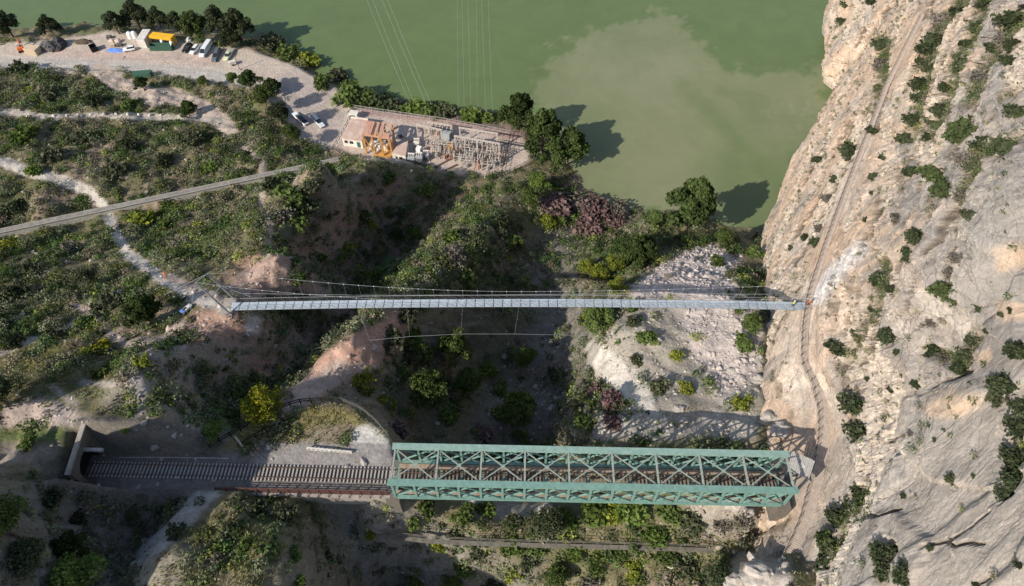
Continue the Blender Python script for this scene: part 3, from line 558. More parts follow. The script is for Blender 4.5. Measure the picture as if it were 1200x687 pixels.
def tree_proto(seed,kind,h,rad,nb,n,size,shape='round'):
    rng=np.random.default_rng(seed); bl=[]; tb=MB()
    lean=rng.normal(size=2)*.06*h; top=Vector((lean[0],lean[1],h*.82))
    tb.tube([(0,0,-.6),(lean[0]*.2,lean[1]*.2,h*.25),(lean[0]*.6,lean[1]*.6,h*.55),top],[.035*h,.028*h,.02*h,.006*h],7)
    for i in range(nb):
        if shape=='pine':
            f=i/max(nb-1,1); zz=h*(.36+.56*f); rr=rad*(1.0-.72*max(0,(f-.25)/.75)**1.3)*(.35+.65*rng.random()**.5); a=i*2.4+rng.random()*.9; br=rad*(.30+.16*rng.random())*(1-.35*f)
        else:
            f=rng.random(); zz=h*(.45+.42*f); rr=rad*(.75*rng.random()**.5)*math.sqrt(max(.1,1-abs(f-.35)*1.1)); a=rng.random()*6.28; br=rad*(.30+.2*rng.random())
        br*=(.72 if nb>30 else 1); p=(lean[0]*.6+rr*math.cos(a)*(1+.25*rng.normal()),lean[1]*.6+rr*math.sin(a)*(1+.25*rng.normal()),zz); bl.append((*p,br))
        if i%2==0: tb.tube([(lean[0]*.5,lean[1]*.5,max(h*.22,zz-rr*.6-.1*h)),(p[0]*.55,p[1]*.55,zz-.12*h*.5),p],[.012*h,.009*h,.003*h],5)
    V,Fq,t=leaves(bl,n,size,rng,.8,.45,.8); return tb,rawmesh('crown',V,Fq,4,LM[kind],False,None,tint=t)
TP={}
def tproto(key,*a,**k):
    tb,cm=tree_proto(*a,**k); tm=tb.build('trunk_mesh',M_BARK); me=tm.data; bpy.data.objects.remove(tm); TP[key]=(me,cm)
for v in range(3): tproto(('pine',v),11+v,'pine',10,3.9,26,5200,.27,'pine')
for v in range(2): tproto(('darkpine',v),31+v,'dark',10,3.9,24,4600,.28,'pine')
for v in range(3): tproto(('green',v),41+v,'green',10,5.0,36,5600,.25)
for v in range(2): tproto(('lime',v),51+v,'lime',10,4.0,16,2600,.27)
tproto(('bright',0),61,'bright',10,4.8,18,3200,.30); tproto(('bright',1),62,'bright',10,4.8,18,3200,.30)
tproto(('olive',0),64,'olive',10,5.0,18,3200,.28); tproto(('dark',0),65,'dark',10,5.0,20,3800,.29)
tproto(('yellow',0),66,'yellow',10,5.2,18,3600,.27); tproto(('yellow',1),67,'yellow',10,5.2,16,3400,.27)
BP={}
def bush_proto(key,seed,kind,n=700,size=.17,nb=12,fl=.8):
    rng=np.random.default_rng(seed); bl=[(0,0,.35,.5)]
    for i in range(nb):
        a=rng.random()*6.28; r=.75*rng.random()**.5; r*=1.15; bl.append((r*math.cos(a),r*math.sin(a),.18+.5*max(0,1-r)*rng.random()+.1,.18+.24*rng.random()))
    V,Fq,t=leaves(bl,n,size,rng,.9,.75,fl); V=V+np.repeat(rng.normal(size=(n,3))*.10,4,0); m=rawmesh('foliage',V,Fq,4,LM[kind],False,None,tint=t)
    tb=MB(); 
    for k in range(4): a=k*1.6+rng.random(); tb.tube([(0,0,-.25),(.25*math.cos(a),.25*math.sin(a),.2),(.5*math.cos(a),.5*math.sin(a),.5)],[.05,.035,.015],4)
    o=tb.build('stem_mesh',M_BARK); s=o.data; bpy.data.objects.remove(o); BP[key]=(m,s)
LM['green2']=leaf_mat('dull green leaves',(.035,.05,.02),(.105,.13,.055),.2)
for i,k in enumerate(['green2','dark','green','bright','olive','yellow','lime','pink','grey']):
    for v in range(2): bush_proto((k,v),100+i*7+v,k,620 if k!='grey' else 420,.15 if k!='grey' else .11)
def plant_tree(px,py,hgt,rad,key,label,cat='tree',group=None,pos=None):
    p=pos or G(px,py); rng=random.Random(int(px*31+py*7)); vs=[q for q in TP if q[0]==key]; tm,cm=TP[vs[rng.randrange(len(vs))]]
    nm={'pine':'pine_tree','darkpine':'pine_tree','yellow':'broom_tree'}.get(key,'tree')
    e=empty(nm,p,label,cat,group,rng.random()*6.28); br=4.4 if 'pine' in key else (4.4 if key=='lime' else 5.4)
    e.scale=(rad/br,rad/br,hgt/10)
    link('trunk',tm,e); link('crown',cm,e); return e
def plant_bush(px,py,rad,key,label,group=None,hf=1.0,pos=None,cat='bush',name='bush'):
    p=pos or G(px,py); rng=random.Random(int(px*31+py*7)); m,s=BP[(key,rng.randrange(2))]
    e=empty(name,p,label,cat,group,rng.random()*6.28); e.scale=(rad*rng.uniform(.85,1.15),rad*rng.uniform(.85,1.15),rad*hf); link('foliage',m,e); link('stem',s,e); return e
def mpp(px,py): p,t,d=hit(px,py); return float(d[0])/F
TREES=[ # base px, base py, height m, radius m, kind, label
(16,44,11,5,'darkpine','dark pine at the upper left corner beside the lake, on the picture edge'),
(63,42,8,4,'darkpine','small lone pine between the corner pine and the gravel yard heaps'),
(140,40,9,4,'darkpine','pine on the shore behind the two white tanks'),
(166,36,12,5,'darkpine','tall pine behind the white shed, in the shore row'),
(191,38,10,4,'darkpine','pine directly behind the yellow container'),
(212,40,9,3.6,'darkpine','very dark small pine between the yellow container and the big shore pines'),
(236,46,12,5,'pine','broad pine behind the black parked car'),
(262,48,14,5,'darkpine','tall pine behind the white van'),
(285,52,14,5.2,'darkpine','large dark pine at the right end of the shore row'),
(272,56,8,4,'darkpine','low dark pine in shade behind the grey car'),
(606,152,14,5.5,'pine','dark round pine at the lake corner of the switchyard'),
(634,182,17,6.5,'pine','big pine over the end of the switchyard, leftmost of the tight pair'),
(664,192,15,5.5,'pine','pine leaning over the lake, beside the biggest switchyard pine'),
(802,270,20,7.2,'pine','largest pine on the lake shore, standing alone with a long shadow on the water'),
(744,308,10,5.4,'pine','round bright pine below the largest shore pine'),
(766,266,6,3,'green','leafy green tree touching the largest shore pine'),
(700,332,7,3,'lime','yellow green poplar, highest of the yellow clump above the footbridge'),
(685,322,6,2.6,'lime','yellow poplar at the gorge side of the yellow clump'),
(718,322,7,3,'lime','slender yellow green poplar between the clump and the round pine'),
(722,346,5,2.6,'lime','low yellow green tree nearest the footbridge cables'),
(620,244,7,3.6,'green','leafy tree below the switchyard pines'),
(630,222,6,3.2,'bright','bright leafy tree just below the switchyard pines'),
(845,288,6,3.2,'green','green tree at the top of the scree by the lake'),
(534,426,12,4.7,'green','highest of the three green trees in the gorge under the footbridge'),
(506,480,12,5.0,'green','largest green tree of the gorge, in front of the other two'),
(550,466,10,4.0,'green','green tree at the gorge bottom beside the largest one'),
(700,388,8,4.6,'green','green spreading tree under the middle of the footbridge'),
(607,496,11,4.6,'green','shaded green tree at the gorge floor above the railway bridge'),
(618,430,8,3.0,'bright','small bright tree alone in the dark gorge'),
(311,490,6.5,3.8,'yellow','big bright yellow flowering tree beside the curved fence'),
(256,511,3.6,2.2,'bright','pale green tree above the shaded track'),
(108,336,6,3.0,'olive','pale grey green round tree above the gravel path bend'),
(176,376,7,3.4,'pine','dark round pine beside the rider and white buggy'),
(222,136,6,2.8,'pine','small pine beside the path of white stones'),
(170,106,5,2.4,'pine','lone small pine below the gravel yard'),
(240,102,4,2.0,'green','low green tree on the bank below the parked van'),
(275,100,5,2.6,'green','green tree on the bank below the grey car'),
(294,106,7,3.4,'pine','green tree at the bend of the yard, right of its neighbours'),
(313,128,9,4.2,'green','green tree on the dark bank beside the two shaded cars'),
(330,146,8,3.8,'dark','dark tree halfway along the shaded bank left of the two parked cars'),
(345,168,7,3.4,'green','green tree at the lower end of the shaded bank, by the channel end'),
(322,112,7,3.2,'pine','pine at the top of the shaded bank beside the yard'),
(10,475,6,3.4,'dark','dark tree on the left picture edge above the tunnel'),
(20,628,8,4.0,'green','green tree on the dark slope at the left picture edge'),
(117,684,9,4.2,'bright','bright topped green tree at the bottom left corner'),
(640,622,6,3.2,'dark','dark round tree against the railway bridge'),
(838,684,5,2.4,'dark','dark green tree at the bottom beside the pale rock'),
(650,682,5,2.6,'green','green tree below the old aqueduct walkway, middle of the bottom edge'),
(488,690,4,2.0,'bright','bright green tree cut by the bottom edge'),
(530,690,4,2.2,'bright','bright green tree on the bottom edge, right of its twin'),
(48,664,6,2.8,'dark','dark tree on the shaded slope between the two bottom left green trees'),
(165,612,3.2,1.7,'olive','small olive tree in the shaded ravine below the track'),
(90,650,5,2.4,'pine','pine on the shaded slope above the bottom left tree'),
(436,632,3,1.1,'lime','small yellow green sapling at the end of the old walkway'),
(745,300,5,2.4,'lime','lime green tree behind the round bright pine'),
(875,392,6,2.6,'green','green tree at the cliff foot under the footbridge end'),
(862,368,5,2.4,'green','green tree at the cliff foot directly below the deck'),
]
for t in TREES: plant_tree(t[0],t[1],t[2],t[3],t[4],t[5])
BUSH=[ # px,py,radius px,kind,group,label
(318,56,12,'olive',0,'grey green bush at the foot of the large shore pine'),(338,68,12,'green',0,'green bush on the shore bend by the yard'),(358,76,11,'lime',0,'yellow green bush at the yard corner by the lake'),(395,92,9,'olive',0,'pale olive bush on the lake bank'),(378,100,10,'green',0,'green bush beside the concrete slab by the lake'),(410,116,15,'green',0,'large dark green bush overhanging the lake'),(428,120,11,'green',0,'second green bush beside the large overhanging one'),(446,126,12,'dark',0,'dark bush behind the rusty roof'),(462,128,9,'olive',0,'olive bush behind the rusty roof'),(487,130,12,'bright',0,'pale green bush behind the white gantry'),(505,134,10,'green',0,'green bush on the bank behind the first gantry'),(524,135,10,'olive',0,'olive bush between the two gantries, on the bank'),(548,139,11,'bright',0,'bright green bush behind the second gantry'),(568,141,9,'bright',0,'bright green bush nearest the lake corner pine'),
(650,246,15,'pink',1,'grey pink tamarisk at the lake inlet'),(672,240,15,'grey',1,'bare grey thicket on the lake inlet'),(697,252,16,'pink',1,'pink brown tamarisk in the middle of the inlet'),(722,252,13,'grey',1,'grey thicket beside the green tree on the inlet'),(690,272,14,'pink',1,'dusky pink tamarisk nearest the yellow poplars'),(720,264,10,'pink',1,'brightest pink tamarisk on the inlet'),(675,262,9,'green',1,'dark green bush among the pink tamarisks'),
(640,262,8,'lime',2,'lime bush below the tamarisks'),(655,262,7,'bright',2,'light green bush on the gorge edge'),(600,287,10,'green',2,'green bush on the dark gorge slope above the footbridge'),(585,275,8,'olive',2,'olive bush on the ridge above the footbridge'),(531,281,9,'bright',2,'bright bush on the ridge top'),(534,303,12,'grey',2,'pale grey bush on the ridge'),(545,328,11,'green',2,'green bush on the ridge next to the footbridge'),(515,300,7,'olive',2,'olive bush on the shaded side of the ridge'),(500,227,10,'green',2,'rounded pale bush on the slope below the switchyard'),(457,212,9,'green',2,'green bush below the white hut'),(488,275,7,'bright',2,'small bright bush in the dark valley'),(425,255,8,'green',2,'green bush on the dark valley side'),(431,267,7,'lime',2,'lime bush on the dark valley side'),(407,292,9,'lime',2,'lime bush in the dark valley, left of the ridge'),(375,305,7,'bright',2,'bright bush low in the dark valley'),(436,325,6,'lime',2,'lime bush just above the footbridge cables'),(422,300,6,'olive',2,'olive bush in the dark valley'),
(342,235,14,'green',3,'green bush on the bluff edge'),(348,262,13,'green',3,'wide green bush on the bluff'),(330,258,11,'grey',3,'grey bush on the bluff'),(355,246,12,'dark',3,'dark bush on the bluff'),(395,202,10,'green',3,'green bush at the end of the concrete channel'),(365,222,9,'olive',3,'olive bush above the bluff'),(318,220,10,'dark',3,'dark bush beside the bare track'),(352,330,7,'bright',3,'bright bush at the edge by the footbridge'),
(75,297,10,'grey',4,'grey bush above the bend of the gravel road'),(36,322,13,'olive',4,'pale olive bush on the left slope'),(15,292,9,'lime',4,'lime bush by the concrete channel'),(20,348,11,'dark',4,'dark bush near the left picture edge'),(170,260,11,'lime',4,'lime bush beside the road over the channel'),(158,256,9,'green',4,'green bush where the road crosses the channel'),(232,267,6,'yellow',4,'small yellow bush on the open slope'),(195,265,7,'bright',4,'bright bush in the hollow below the channel'),(248,198,8,'bright',4,'light bush above the channel'),(120,412,10,'yellow',4,'round yellow broom on the grassy hill'),(102,416,8,'lime',4,'low lime bush touching the yellow broom'),(40,205,9,'bright',4,'light green bush beside the gravel road'),(135,203,10,'olive',4,'olive bush on the slope above the gravel road'),(125,357,12,'olive',4,'olive bush beside the dark round pine'),(148,352,9,'dark',4,'dark bush against the round pine'),(18,248,10,'dark',4,'dark bush over the channel at the picture edge'),(60,185,10,'olive',4,'olive bush above the gravel road'),(195,190,9,'dark',4,'dark bush on the middle of the slope'),(95,165,10,'olive',4,'grey green bush below the stone path'),(30,160,10,'bright',4,'bright bush below the stone path near the picture edge'),(150,172,9,'dark',4,'dark bush above the slope centre'),(225,165,10,'olive',4,'olive bush below the end of the stone path'),(25,82,9,'dark',4,'dark bush at the edge of the gravel yard'),(60,112,9,'olive',4,'olive bush between yard and stone path'),(110,120,9,'dark',4,'dark bush just above the stone path'),(150,127,8,'green',4,'green bush above the stone path'),(100,380,9,'green',4,'green bush beside the foot trail'),(60,395,9,'olive',4,'olive bush inside the trail bend'),(20,400,10,'dark',4,'dark bush left of the foot trail'),(118,440,8,'green',4,'green bush by the lower trail'),(170,425,8,'lime',4,'lime bush on the pale rocky slope'),(195,470,9,'green',4,'green bush above the cutting'),(150,505,5,'bright',4,'bright bush on the crest of the cutting'),(115,395,7,'dark',4,'dark bush above the yellow broom'),
(466,507,10,'pink',5,'dusky pink bush at the corner of the railway bridge'),(566,513,11,'pink',5,'pink brown bush above the railway bridge'),(702,464,11,'pink',5,'pink tamarisk under the pale sand bank'),(718,477,12,'pink',5,'larger pink tamarisk under the sand bank'),(718,497,8,'pink',5,'small pink tamarisk in the bridge shadow'),(697,473,8,'green',5,'green bush beside the pink tamarisks'),(690,500,12,'green',5,'green bush on the gorge side of the tamarisks'),(588,488,10,'bright',5,'bright bush on the gorge floor'),(620,475,9,'bright',5,'bright green bush by the stream bed'),(482,402,12,'bright',5,'bright green bush on the ridge between footbridge and gorge trees'),(497,418,10,'green',5,'green bush just left of the gorge trees'),(572,436,10,'bright',5,'bright bush right of the gorge trees'),(586,460,9,'green',5,'green bush on the gorge floor below the small lone tree'),(470,440,11,'green',5,'green bush at the foot of the red ridge'),(525,492,10,'bright',5,'bright bush below the largest gorge tree'),(648,440,8,'olive',5,'olive bush by the stream bed under the sand bank'),(425,452,10,'lime',5,'lime bush on the ridge side above the curved fence'),(447,470,6,'lime',5,'lime sapling inside the dark gorge edge'),(460,475,5,'lime',5,'second lime sapling, nearest the bridge corner'),(430,462,8,'green',5,'green bush on the ridge side'),(460,400,14,'olive',5,'olive bush on the ridge under the footbridge'),(480,420,12,'olive',5,'olive bush behind the largest gorge tree'),(476,372,12,'olive',5,'olive bush under the deck on the ridge'),
(758,398,9,'green',6,'round green bush on the pale scree'),(745,425,7,'olive',6,'olive bush above the sand bank'),(770,455,9,'olive',6,'olive bush at the end of the sand bank'),(802,455,8,'lime',6,'lime bush on the scree'),(792,420,7,'lime',6,'lime bush in the middle of the scree'),(840,310,9,'green',6,'green bush on the striped scree'),(855,325,8,'olive',6,'olive bush on the scree near the cliff'),(882,300,9,'green',6,'green bush at the cliff foot by the lake'),(890,325,9,'olive',6,'olive bush against the cliff foot'),(870,405,10,'green',6,'green bush by the white boulders'),(890,285,8,'dark',6,'dark bush where cliff meets lake'),(740,360,8,'green',6,'green bush beside the spreading tree'),(870,475,9,'lime',6,'yellowish bush at the foot of the pale cliff'),(740,380,7,'olive',6,'olive bush on the gravel slope'),(690,372,9,'lime',6,'lime bush left of the spreading tree'),
(600,640,11,'bright',7,'bright bush on the walkway edge left of centre'),(628,645,10,'green',7,'green bush just below the walkway, left of centre'),(670,648,11,'bright',7,'bright bush below the walkway, middle of the slope'),(722,650,10,'green',7,'green bush below the walkway near its right end'),(765,628,11,'bright',7,'bright bush above the right end of the walkway'),(660,612,11,'bright',7,'bright bush beside the dark round tree'),(485,612,10,'green',7,'green bush at the left end of the walkway'),(545,670,11,'bright',7,'bright bush low on the bottom slope'),(600,672,10,'lime',7,'lime bush low on the bottom slope'),(700,602,15,'bright',7,'bright bush under the railway bridge, right of the dark tree'),(722,606,12,'lime',7,'lime bush under the middle of the railway bridge'),(742,600,14,'bright',7,'large bright bush under the railway bridge'),(785,606,13,'green',7,'green bush under the bridge, near the grey rocks'),(808,612,12,'olive',7,'olive bush beside the pale rocks'),(870,606,11,'grey',7,'grey thicket at the bridge end'),(570,598,11,'bright',7,'bright bush at the near side of the bridge'),(545,605,12,'green',7,'green bush between bridge and old walkway'),(500,597,12,'green',7,'green bush at the bridge corner pier'),(605,612,9,'olive',7,'olive bush above the old walkway'),(515,642,8,'lime',7,'lime bush just below the old walkway'),(535,628,9,'olive',7,'olive bush touching the old walkway'),(560,648,8,'olive',7,'olive bush below the old walkway'),(700,660,10,'green',7,'green bush below the walkway shadows'),(740,664,9,'lime',7,'lime bush on the bottom slope'),(745,680,8,'lime',7,'yellowish green bush on the bottom edge'),(620,660,9,'dark',7,'dark bush below the walkway'),(780,655,11,'green',7,'green bush near the pale rock'),(805,668,11,'olive',7,'olive bush by the pale rock'),(690,685,9,'grey',7,'grey bush on the bottom edge'),(850,618,10,'grey',7,'grey thicket by the cave shadow'),(580,685,8,'dark',7,'dark bush on the bottom edge'),
(335,604,10,'olive',8,'olive bush on the grassy hill under the railing'),(290,640,9,'green',8,'green bush on top of the grassy hill'),(255,655,9,'grey',8,'grey bush on the rocky flank of the hill'),(345,650,9,'green',8,'green bush on the shaded flank of the hill'),(350,685,8,'bright',8,'bright bush at the bottom of the hill'),(205,625,9,'olive',8,'olive bush beside the pale rock edge'),(300,600,9,'dark',8,'dark bush just below the railing'),(270,620,8,'olive',8,'olive bush above the pale rock edge'),(60,590,12,'dark',8,'dark bush on the shaded slope below the tunnel'),(90,612,9,'dark',8,'dark bush in the shaded slope'),(35,520,9,'green',8,'green bush on the grass strip by the tunnel'),
]
BG=['shrubs along the lake bank','tamarisks on the lake inlet','bushes on the gorge ridge','bushes on the bluff','bushes on the left slope','bushes around the gorge','bushes on the right bank','bushes under the railway bridge','bushes on the lower hill']
bp_,bt_,bd_=hit([b[0] for b in BUSH],[b[1] for b in BUSH])
for b,p,d in zip(BUSH,bp_,bd_): plant_bush(b[0],b[1],b[2]*d/F*1.3,b[3],b[5],BG[b[4]],.95,pos=Vector(p))
# shrubs rooted in the cliff, in chains one can follow
CH=[('the ledge just above the boardwalk','dark',[(1121,13,8),(1103,22,12),(1095,46,11),(1086,59,10),(1082,76,9),(1079,98,10),(1075,113,8),(1069,140,9)]),
('the second ledge line','dark',[(1152,4,8),(1145,31,9),(1132,51,7),(1126,76,10),(1109,100,9),(1103,127,10),(1093,138,9)]),
('the highest gully','dark',[(1182,22,14),(1171,44,9),(1160,55,8),(1147,87,12),(1189,52,10),(1180,70,8)]),
('the wide gully above the big grey slab','dark',[(1191,129,12),(1128,148,17),(1125,160,14),(1152,167,14),(1177,170,14),(1132,185,11),(1140,193,10),(1092,204,14),(1104,220,14),(1130,227,10),(1135,250,8),(1120,300,9),(1115,317,9),(1108,341,15)]),
('the cliff foot between boardwalk and lake','dark',[(1022,3,6),(991,5,5),(986,24,5),(1032,52,9),(1031,75,10),(1031,103,6),(1021,152,6),(996,176,11),(959,187,6),(976,209,5),(969,232,7),(962,267,7),(944,277,5),(956,282,8),(927,291,4)]),
('the face above the boardwalk near the lake','dark',[(1060,162,9),(1086,161,7),(1037,184,6),(1067,201,9),(1025,207,6),(1024,225,5),(1016,257,4),(1050,255,7),(1072,275,11),(1062,297,9),(1032,327,12),(1046,338,7)]),
('the face level with the footbridge end','dark',[(1147,360,6),(1024,362,6),(1184,363,4),(1174,368,4),(1091,378,6),(1158,387,4),(1005,391,6),(1042,392,11),(1139,397,8),(979,406,12),(1091,410,11),(1051,411,4),(1130,415,12),(1108,417,9),(1123,432,9),(1017,443,3)]),
('the right edge of the picture','dark',[(1191,410,13),(1178,450,14),(1167,469,8),(1192,472,9),(1192,497,14),(1188,537,14),(1188,562,13),(1177,577,10)]),
('the gully beside the lower boardwalk','dark',[(997,469,12),(1003,501,13),(1006,580,12),(994,595,12),(981,609,13),(970,634,14),(967,663,11)]),
('the lower grey slabs','dark',[(1044,456,4),(1073,449,5),(1068,507,4),(1096,515,3),(1142,557,3),(1114,560,7),(1060,580,4),(1116,636,4),(1091,640,4),(1030,643,9),(1044,645,12),(1055,668,12),(1037,668,11),(1195,660,5),(1145,682,4)])]
ORD='topmost,second,third,fourth,fifth,sixth,seventh,eighth,ninth,tenth,eleventh,twelfth,thirteenth,fourteenth,fifteenth,sixteenth'.split(',')
GREYS={(1103,22),(1031,75),(969,232),(962,267),(1132,185),(1130,227),(1050,255),(1120,300),(1115,317),(1091,378),(1108,417),(1068,507),(1116,636),(1147,87),(1171,44)}
OLV={(1114,560),(1167,469),(1140,193),(1135,250),(1031,103),(1005,391),(1082,76)}
for nm,kd,pts in CH:
    pts=sorted(pts,key=lambda q:q[1]); hp,ht,hd=hit([q[0] for q in pts],[q[1]+q[2]*.4 for q in pts])
    for i,(q,p,d) in enumerate(zip(pts,hp,hd)):
        k='grey' if q[:2] in GREYS else 'olive' if q[:2] in OLV else 'green2' if q[2]>13 and q[0]<1135 else 'dark'
        w={'grey':'grey twiggy','olive':'olive coloured','green2':'big mid green','dark':'dark green'}[k]
        sz='small ' if q[2]<6 else ''
        plant_bush(q[0],q[1],q[2]*d/F*1.25,k,f'{sz}{w} shrub, {ORD[i]} of those on {nm}','shrubs rooted in '+nm.replace('the right edge of the picture','the cliff at the picture edge'),.9,pos=Vector(p)+Vector((-.1,0,-.15)),cat='shrub',name='cliff_shrub')
#@@C
# ------------------------------------------------------------------ scrub: the continuous low garrigue that covers the ground
def scatter(n,rng,x0=-215,x1=62,y0=22,y1=232):
    x=rng.uniform(x0,x1,n); y=rng.uniform(y0,y1,n); z=hz(x,y); px,py=PJ(x,y,z)
    k=(px>-25)&(px<1010)&(py>-10)&(py<715)&(z>.5)&(z<xcl(y,z)*0+200)&(x<xcl(y,np.clip(z,0,100))-.6)
    return x[k],y[k],z[k],px[k],py[k]
def bar_at(x,y): return bil(BARE,GX[0],GY[0],GS,x,y)
ca_=W(-20,275.5,13.6); cn_=(W(397,187,11.8)-ca_)[:2]; cn_=cn_/np.hypot(*cn_); rng=np.random.default_rng(5); x,y,z,px,py=scatter(66000,rng)
pch=fbm(x*.11,y*.11,3,200)+.5*fbm(x*.03,y*.03,2,207); dens=.10+.5*sst(-.15,.25,pch); 
def boost(poly,v,soft=12):
    global dens
    m=1-sst(-soft,soft,sdpoly(px,py,poly)); dens=dens*(1-m)+v*m
boost([(0,85),(200,100),(300,120),(320,160),(300,200),(180,235),(110,215),(0,180)],.66)
boost([(0,205),(110,230),(130,250),(0,270)],.62); boost([(150,255),(310,215),(320,290),(200,320)],.58)
boost([(0,285),(120,262),(180,330),(170,380),(0,400)],.6); boost([(470,575),(900,590),(830,690),(560,690),(560,620)],1.1)
boost([(620,200),(830,262),(760,300),(720,325),(640,350)],.8); boost([(200,380),(320,390),(300,480),(260,500),(150,500)],1.1); boost([(370,590),(470,590),(560,690),(370,690)],.95)
boost([(345,215),(560,208),(600,240),(520,345),(300,450),(245,430),(270,380)],.8); boost([(20,560),(240,580),(150,690),(0,690)],.65); boost([(600,330),(690,330),(680,440),(600,500)],.4)
dens=dens*np.sqrt(1+(1.5*bil(steep,GX[0],GY[0],GS,x,y))**2); dens=dens*(.35+.9*sst(-.25,.2,pch)); dens=np.maximum(dens,.62*(1-sst(-10,10,sdpoly(px,py,[(470,578),(890,592),(840,650),(810,690),(560,690),(520,640)])))); dens=np.maximum(dens,.85*(1-sst(-10,10,sdpoly(px,py,[(0,560),(230,585),(130,690),(0,690)])))); keep=(np.abs((x-ca_[0])*-cn_[1]+(y-ca_[1])*cn_[0])>1.7)&(rng.random(len(x))<dens*(1-bar_at(x,y))**1.5)&(np.abs(trk(x,y)[1])>4.2)
x,y,z,px,py=[a[keep] for a in (x,y,z,px,py)]; ns=len(x)
SPC=np.array([(.175,.185,.110),(.125,.155,.060),(.058,.088,.034),(.215,.245,.065),(.25,.215,.15),(.145,.175,.098),(.085,.135,.040)])
spn=fbm(x*.07,y*.07,3,221)+.25*rng.normal(size=ns); sp=np.where(spn<-.28,rng.choice([2,6],ns),np.where(spn<-.02,rng.choice([1,5,6,3],ns,p=[.45,.2,.2,.15]),np.where(spn<.25,rng.choice([0,5,1],ns,p=[.5,.3,.2]),rng.choice([4,0,3],ns,p=[.45,.4,.15])))); rad=np.clip(rng.lognormal(-.12,.5,ns),.3,2.4); rad*=np.where(py>540,.72,np.where(py<120,1.1,.95))
nl=np.clip((rad*rad*42).astype(int),12,170); ids=np.repeat(np.arange(ns),nl); n=len(ids)
d=rng.normal(size=(n,3)); d[:,2]=np.abs(d[:,2])*.9+.05; d/=np.linalg.norm(d,axis=1,keepdims=True)
lob=rng.normal(size=(ns,3,2))*.33; lobe=lob[ids,rng.integers(0,3,n)]
r=rad[ids][:,None]; c=np.stack([x,y,z-.08],-1)[ids]+d*r*(.55+.45*rng.random((n,1))**.6)*np.array([.8,.8,.85]); c[:,:2]+=lobe*r
nn=d+rng.normal(size=(n,3))*.6; nn/=np.linalg.norm(nn,axis=1,keepdims=True); a=np.cross(nn,rng.normal(size=(n,3))); a/=np.linalg.norm(a,axis=1,keepdims=True)+1e-9; b=np.cross(nn,a)
s=.185*(.6+.8*rng.random((n,1)))*np.where(r>.8,1.15,.9)
V=np.stack([c-a*s,c-b*s*.7,c+a*s,c+b*s*.7],1).reshape(-1,3)
sc_c=SPC[sp]*(1+.30*rng.normal(size=(ns,1)).clip(-1.5,1.5)); lc=np.clip(sc_c[ids]*(1+.16*rng.normal(size=(n,1)).clip(-1.8,2)),.008,.5)
M_SCR=col_leaf_mat('garrigue scrub')
o=link('scrub',rawmesh('scrub',V,np.arange(4*n).reshape(n,4),4,M_SCR,False,lc,'FACE')); tag(o,'low grey green garrigue scrub covering the slopes','scrub',kind='stuff')
print('scrub',ns,n)
# small tufts and dwarf shrubs on ledges of the cliff
ty=rng.uniform(14,290,60000); tz=rng.uniform(2,100,60000); gI=lambda A:bil(A[:,:NZR],CZ0,CY0,CST,tz,ty)
tw_=gI(gul)*.8+gI(edge)*.30+gI(rub)*.12+sst(.25,.6,fbm(ty*.08,tz*.11,3,401))*.06; tx=gI(XC); tpx,tpy=PJ(tx,ty,tz)
k=(rng.random(60000)<tw_)&(tpx<1215)&(tpy>-10)&(tpy<700)&(np.abs(tz-44)>2.5); tx,ty,tz=tx[k],ty[k],tz[k]; ns=len(tx); rad=np.clip(rng.lognormal(-.85,.5,ns)*(1+.8*bil(gul[:,:NZR],CZ0,CY0,CST,tz,ty)),.15,1.7); nl=np.clip((rad*rad*75).astype(int),8,110); ids=np.repeat(np.arange(ns),nl); n=len(ids)
d=rng.normal(size=(n,3)); d[:,0]=-np.abs(d[:,0]); d[:,2]=np.abs(d[:,2]); d/=np.linalg.norm(d,axis=1,keepdims=True); r=rad[ids][:,None]; c=np.stack([tx,ty,tz],-1)[ids]+d*r*(.4+.6*rng.random((n,1)))
nn=d+rng.normal(size=(n,3))*.7; nn/=np.linalg.norm(nn,axis=1,keepdims=True); a=np.cross(nn,rng.normal(size=(n,3))); a/=np.linalg.norm(a,axis=1,keepdims=True)+1e-9; b=np.cross(nn,a); q=.11*(.6+.8*rng.random((n,1)))
V=np.stack([c-a*q,c-b*q*.7,c+a*q,c+b*q*.7],1).reshape(-1,3); cc0=SPC[rng.choice(7,ns,p=[.3,.2,.14,.03,.2,.1,.03])]*.95; lc=np.clip(cc0[ids]*(1+.3*rng.normal(size=(n,1)).clip(-1.8,2)),.008,.5)
o=link('cliff_tufts',rawmesh('cliff_tufts',V,np.arange(4*n).reshape(n,4),4,M_SCR,False,lc,'FACE')); tag(o,'dry tufts and dwarf shrubs in the ledges of the cliff','tufts',kind='stuff'); print('tufts',ns,n)
# dry grass tufts
x,y,z,px,py=scatter(170000,rng); g=np.full(len(x),.17)
def gb(poly,v,soft=8):
    global g
    m=1-sst(-soft,soft,sdpoly(px,py,poly)); g=g*(1-m)+v*m
gb(POLY_TER,1,3); gb([(0,400),(60,350),(130,400),(160,440),(0,470)],.7); gb([(200,640),(300,575),(375,600),(360,690),(180,690)],.8); gb([(0,503),(80,503),(80,520),(0,520)],1); gb([(690,370),(800,400),(880,480),(770,490)],.45); gb([(470,580),(880,590),(840,680),(560,690),(470,620)],.5)
keep=(rng.random(len(x))<g*(1-np.minimum(1,bar_at(x,y)*1.3)))&(np.abs(trk(x,y)[1]-.5)>3.8); x,y,z,px,py=[q[keep] for q in (x,y,z,px,py)]; ns=len(x)
nl=7; ids=np.repeat(np.arange(ns),nl); n=len(ids); an=rng.random(n)*6.28; h=.18+.3*rng.random(n); w=.045+.05*rng.random(n); ln_=.15+.35*rng.random(n)
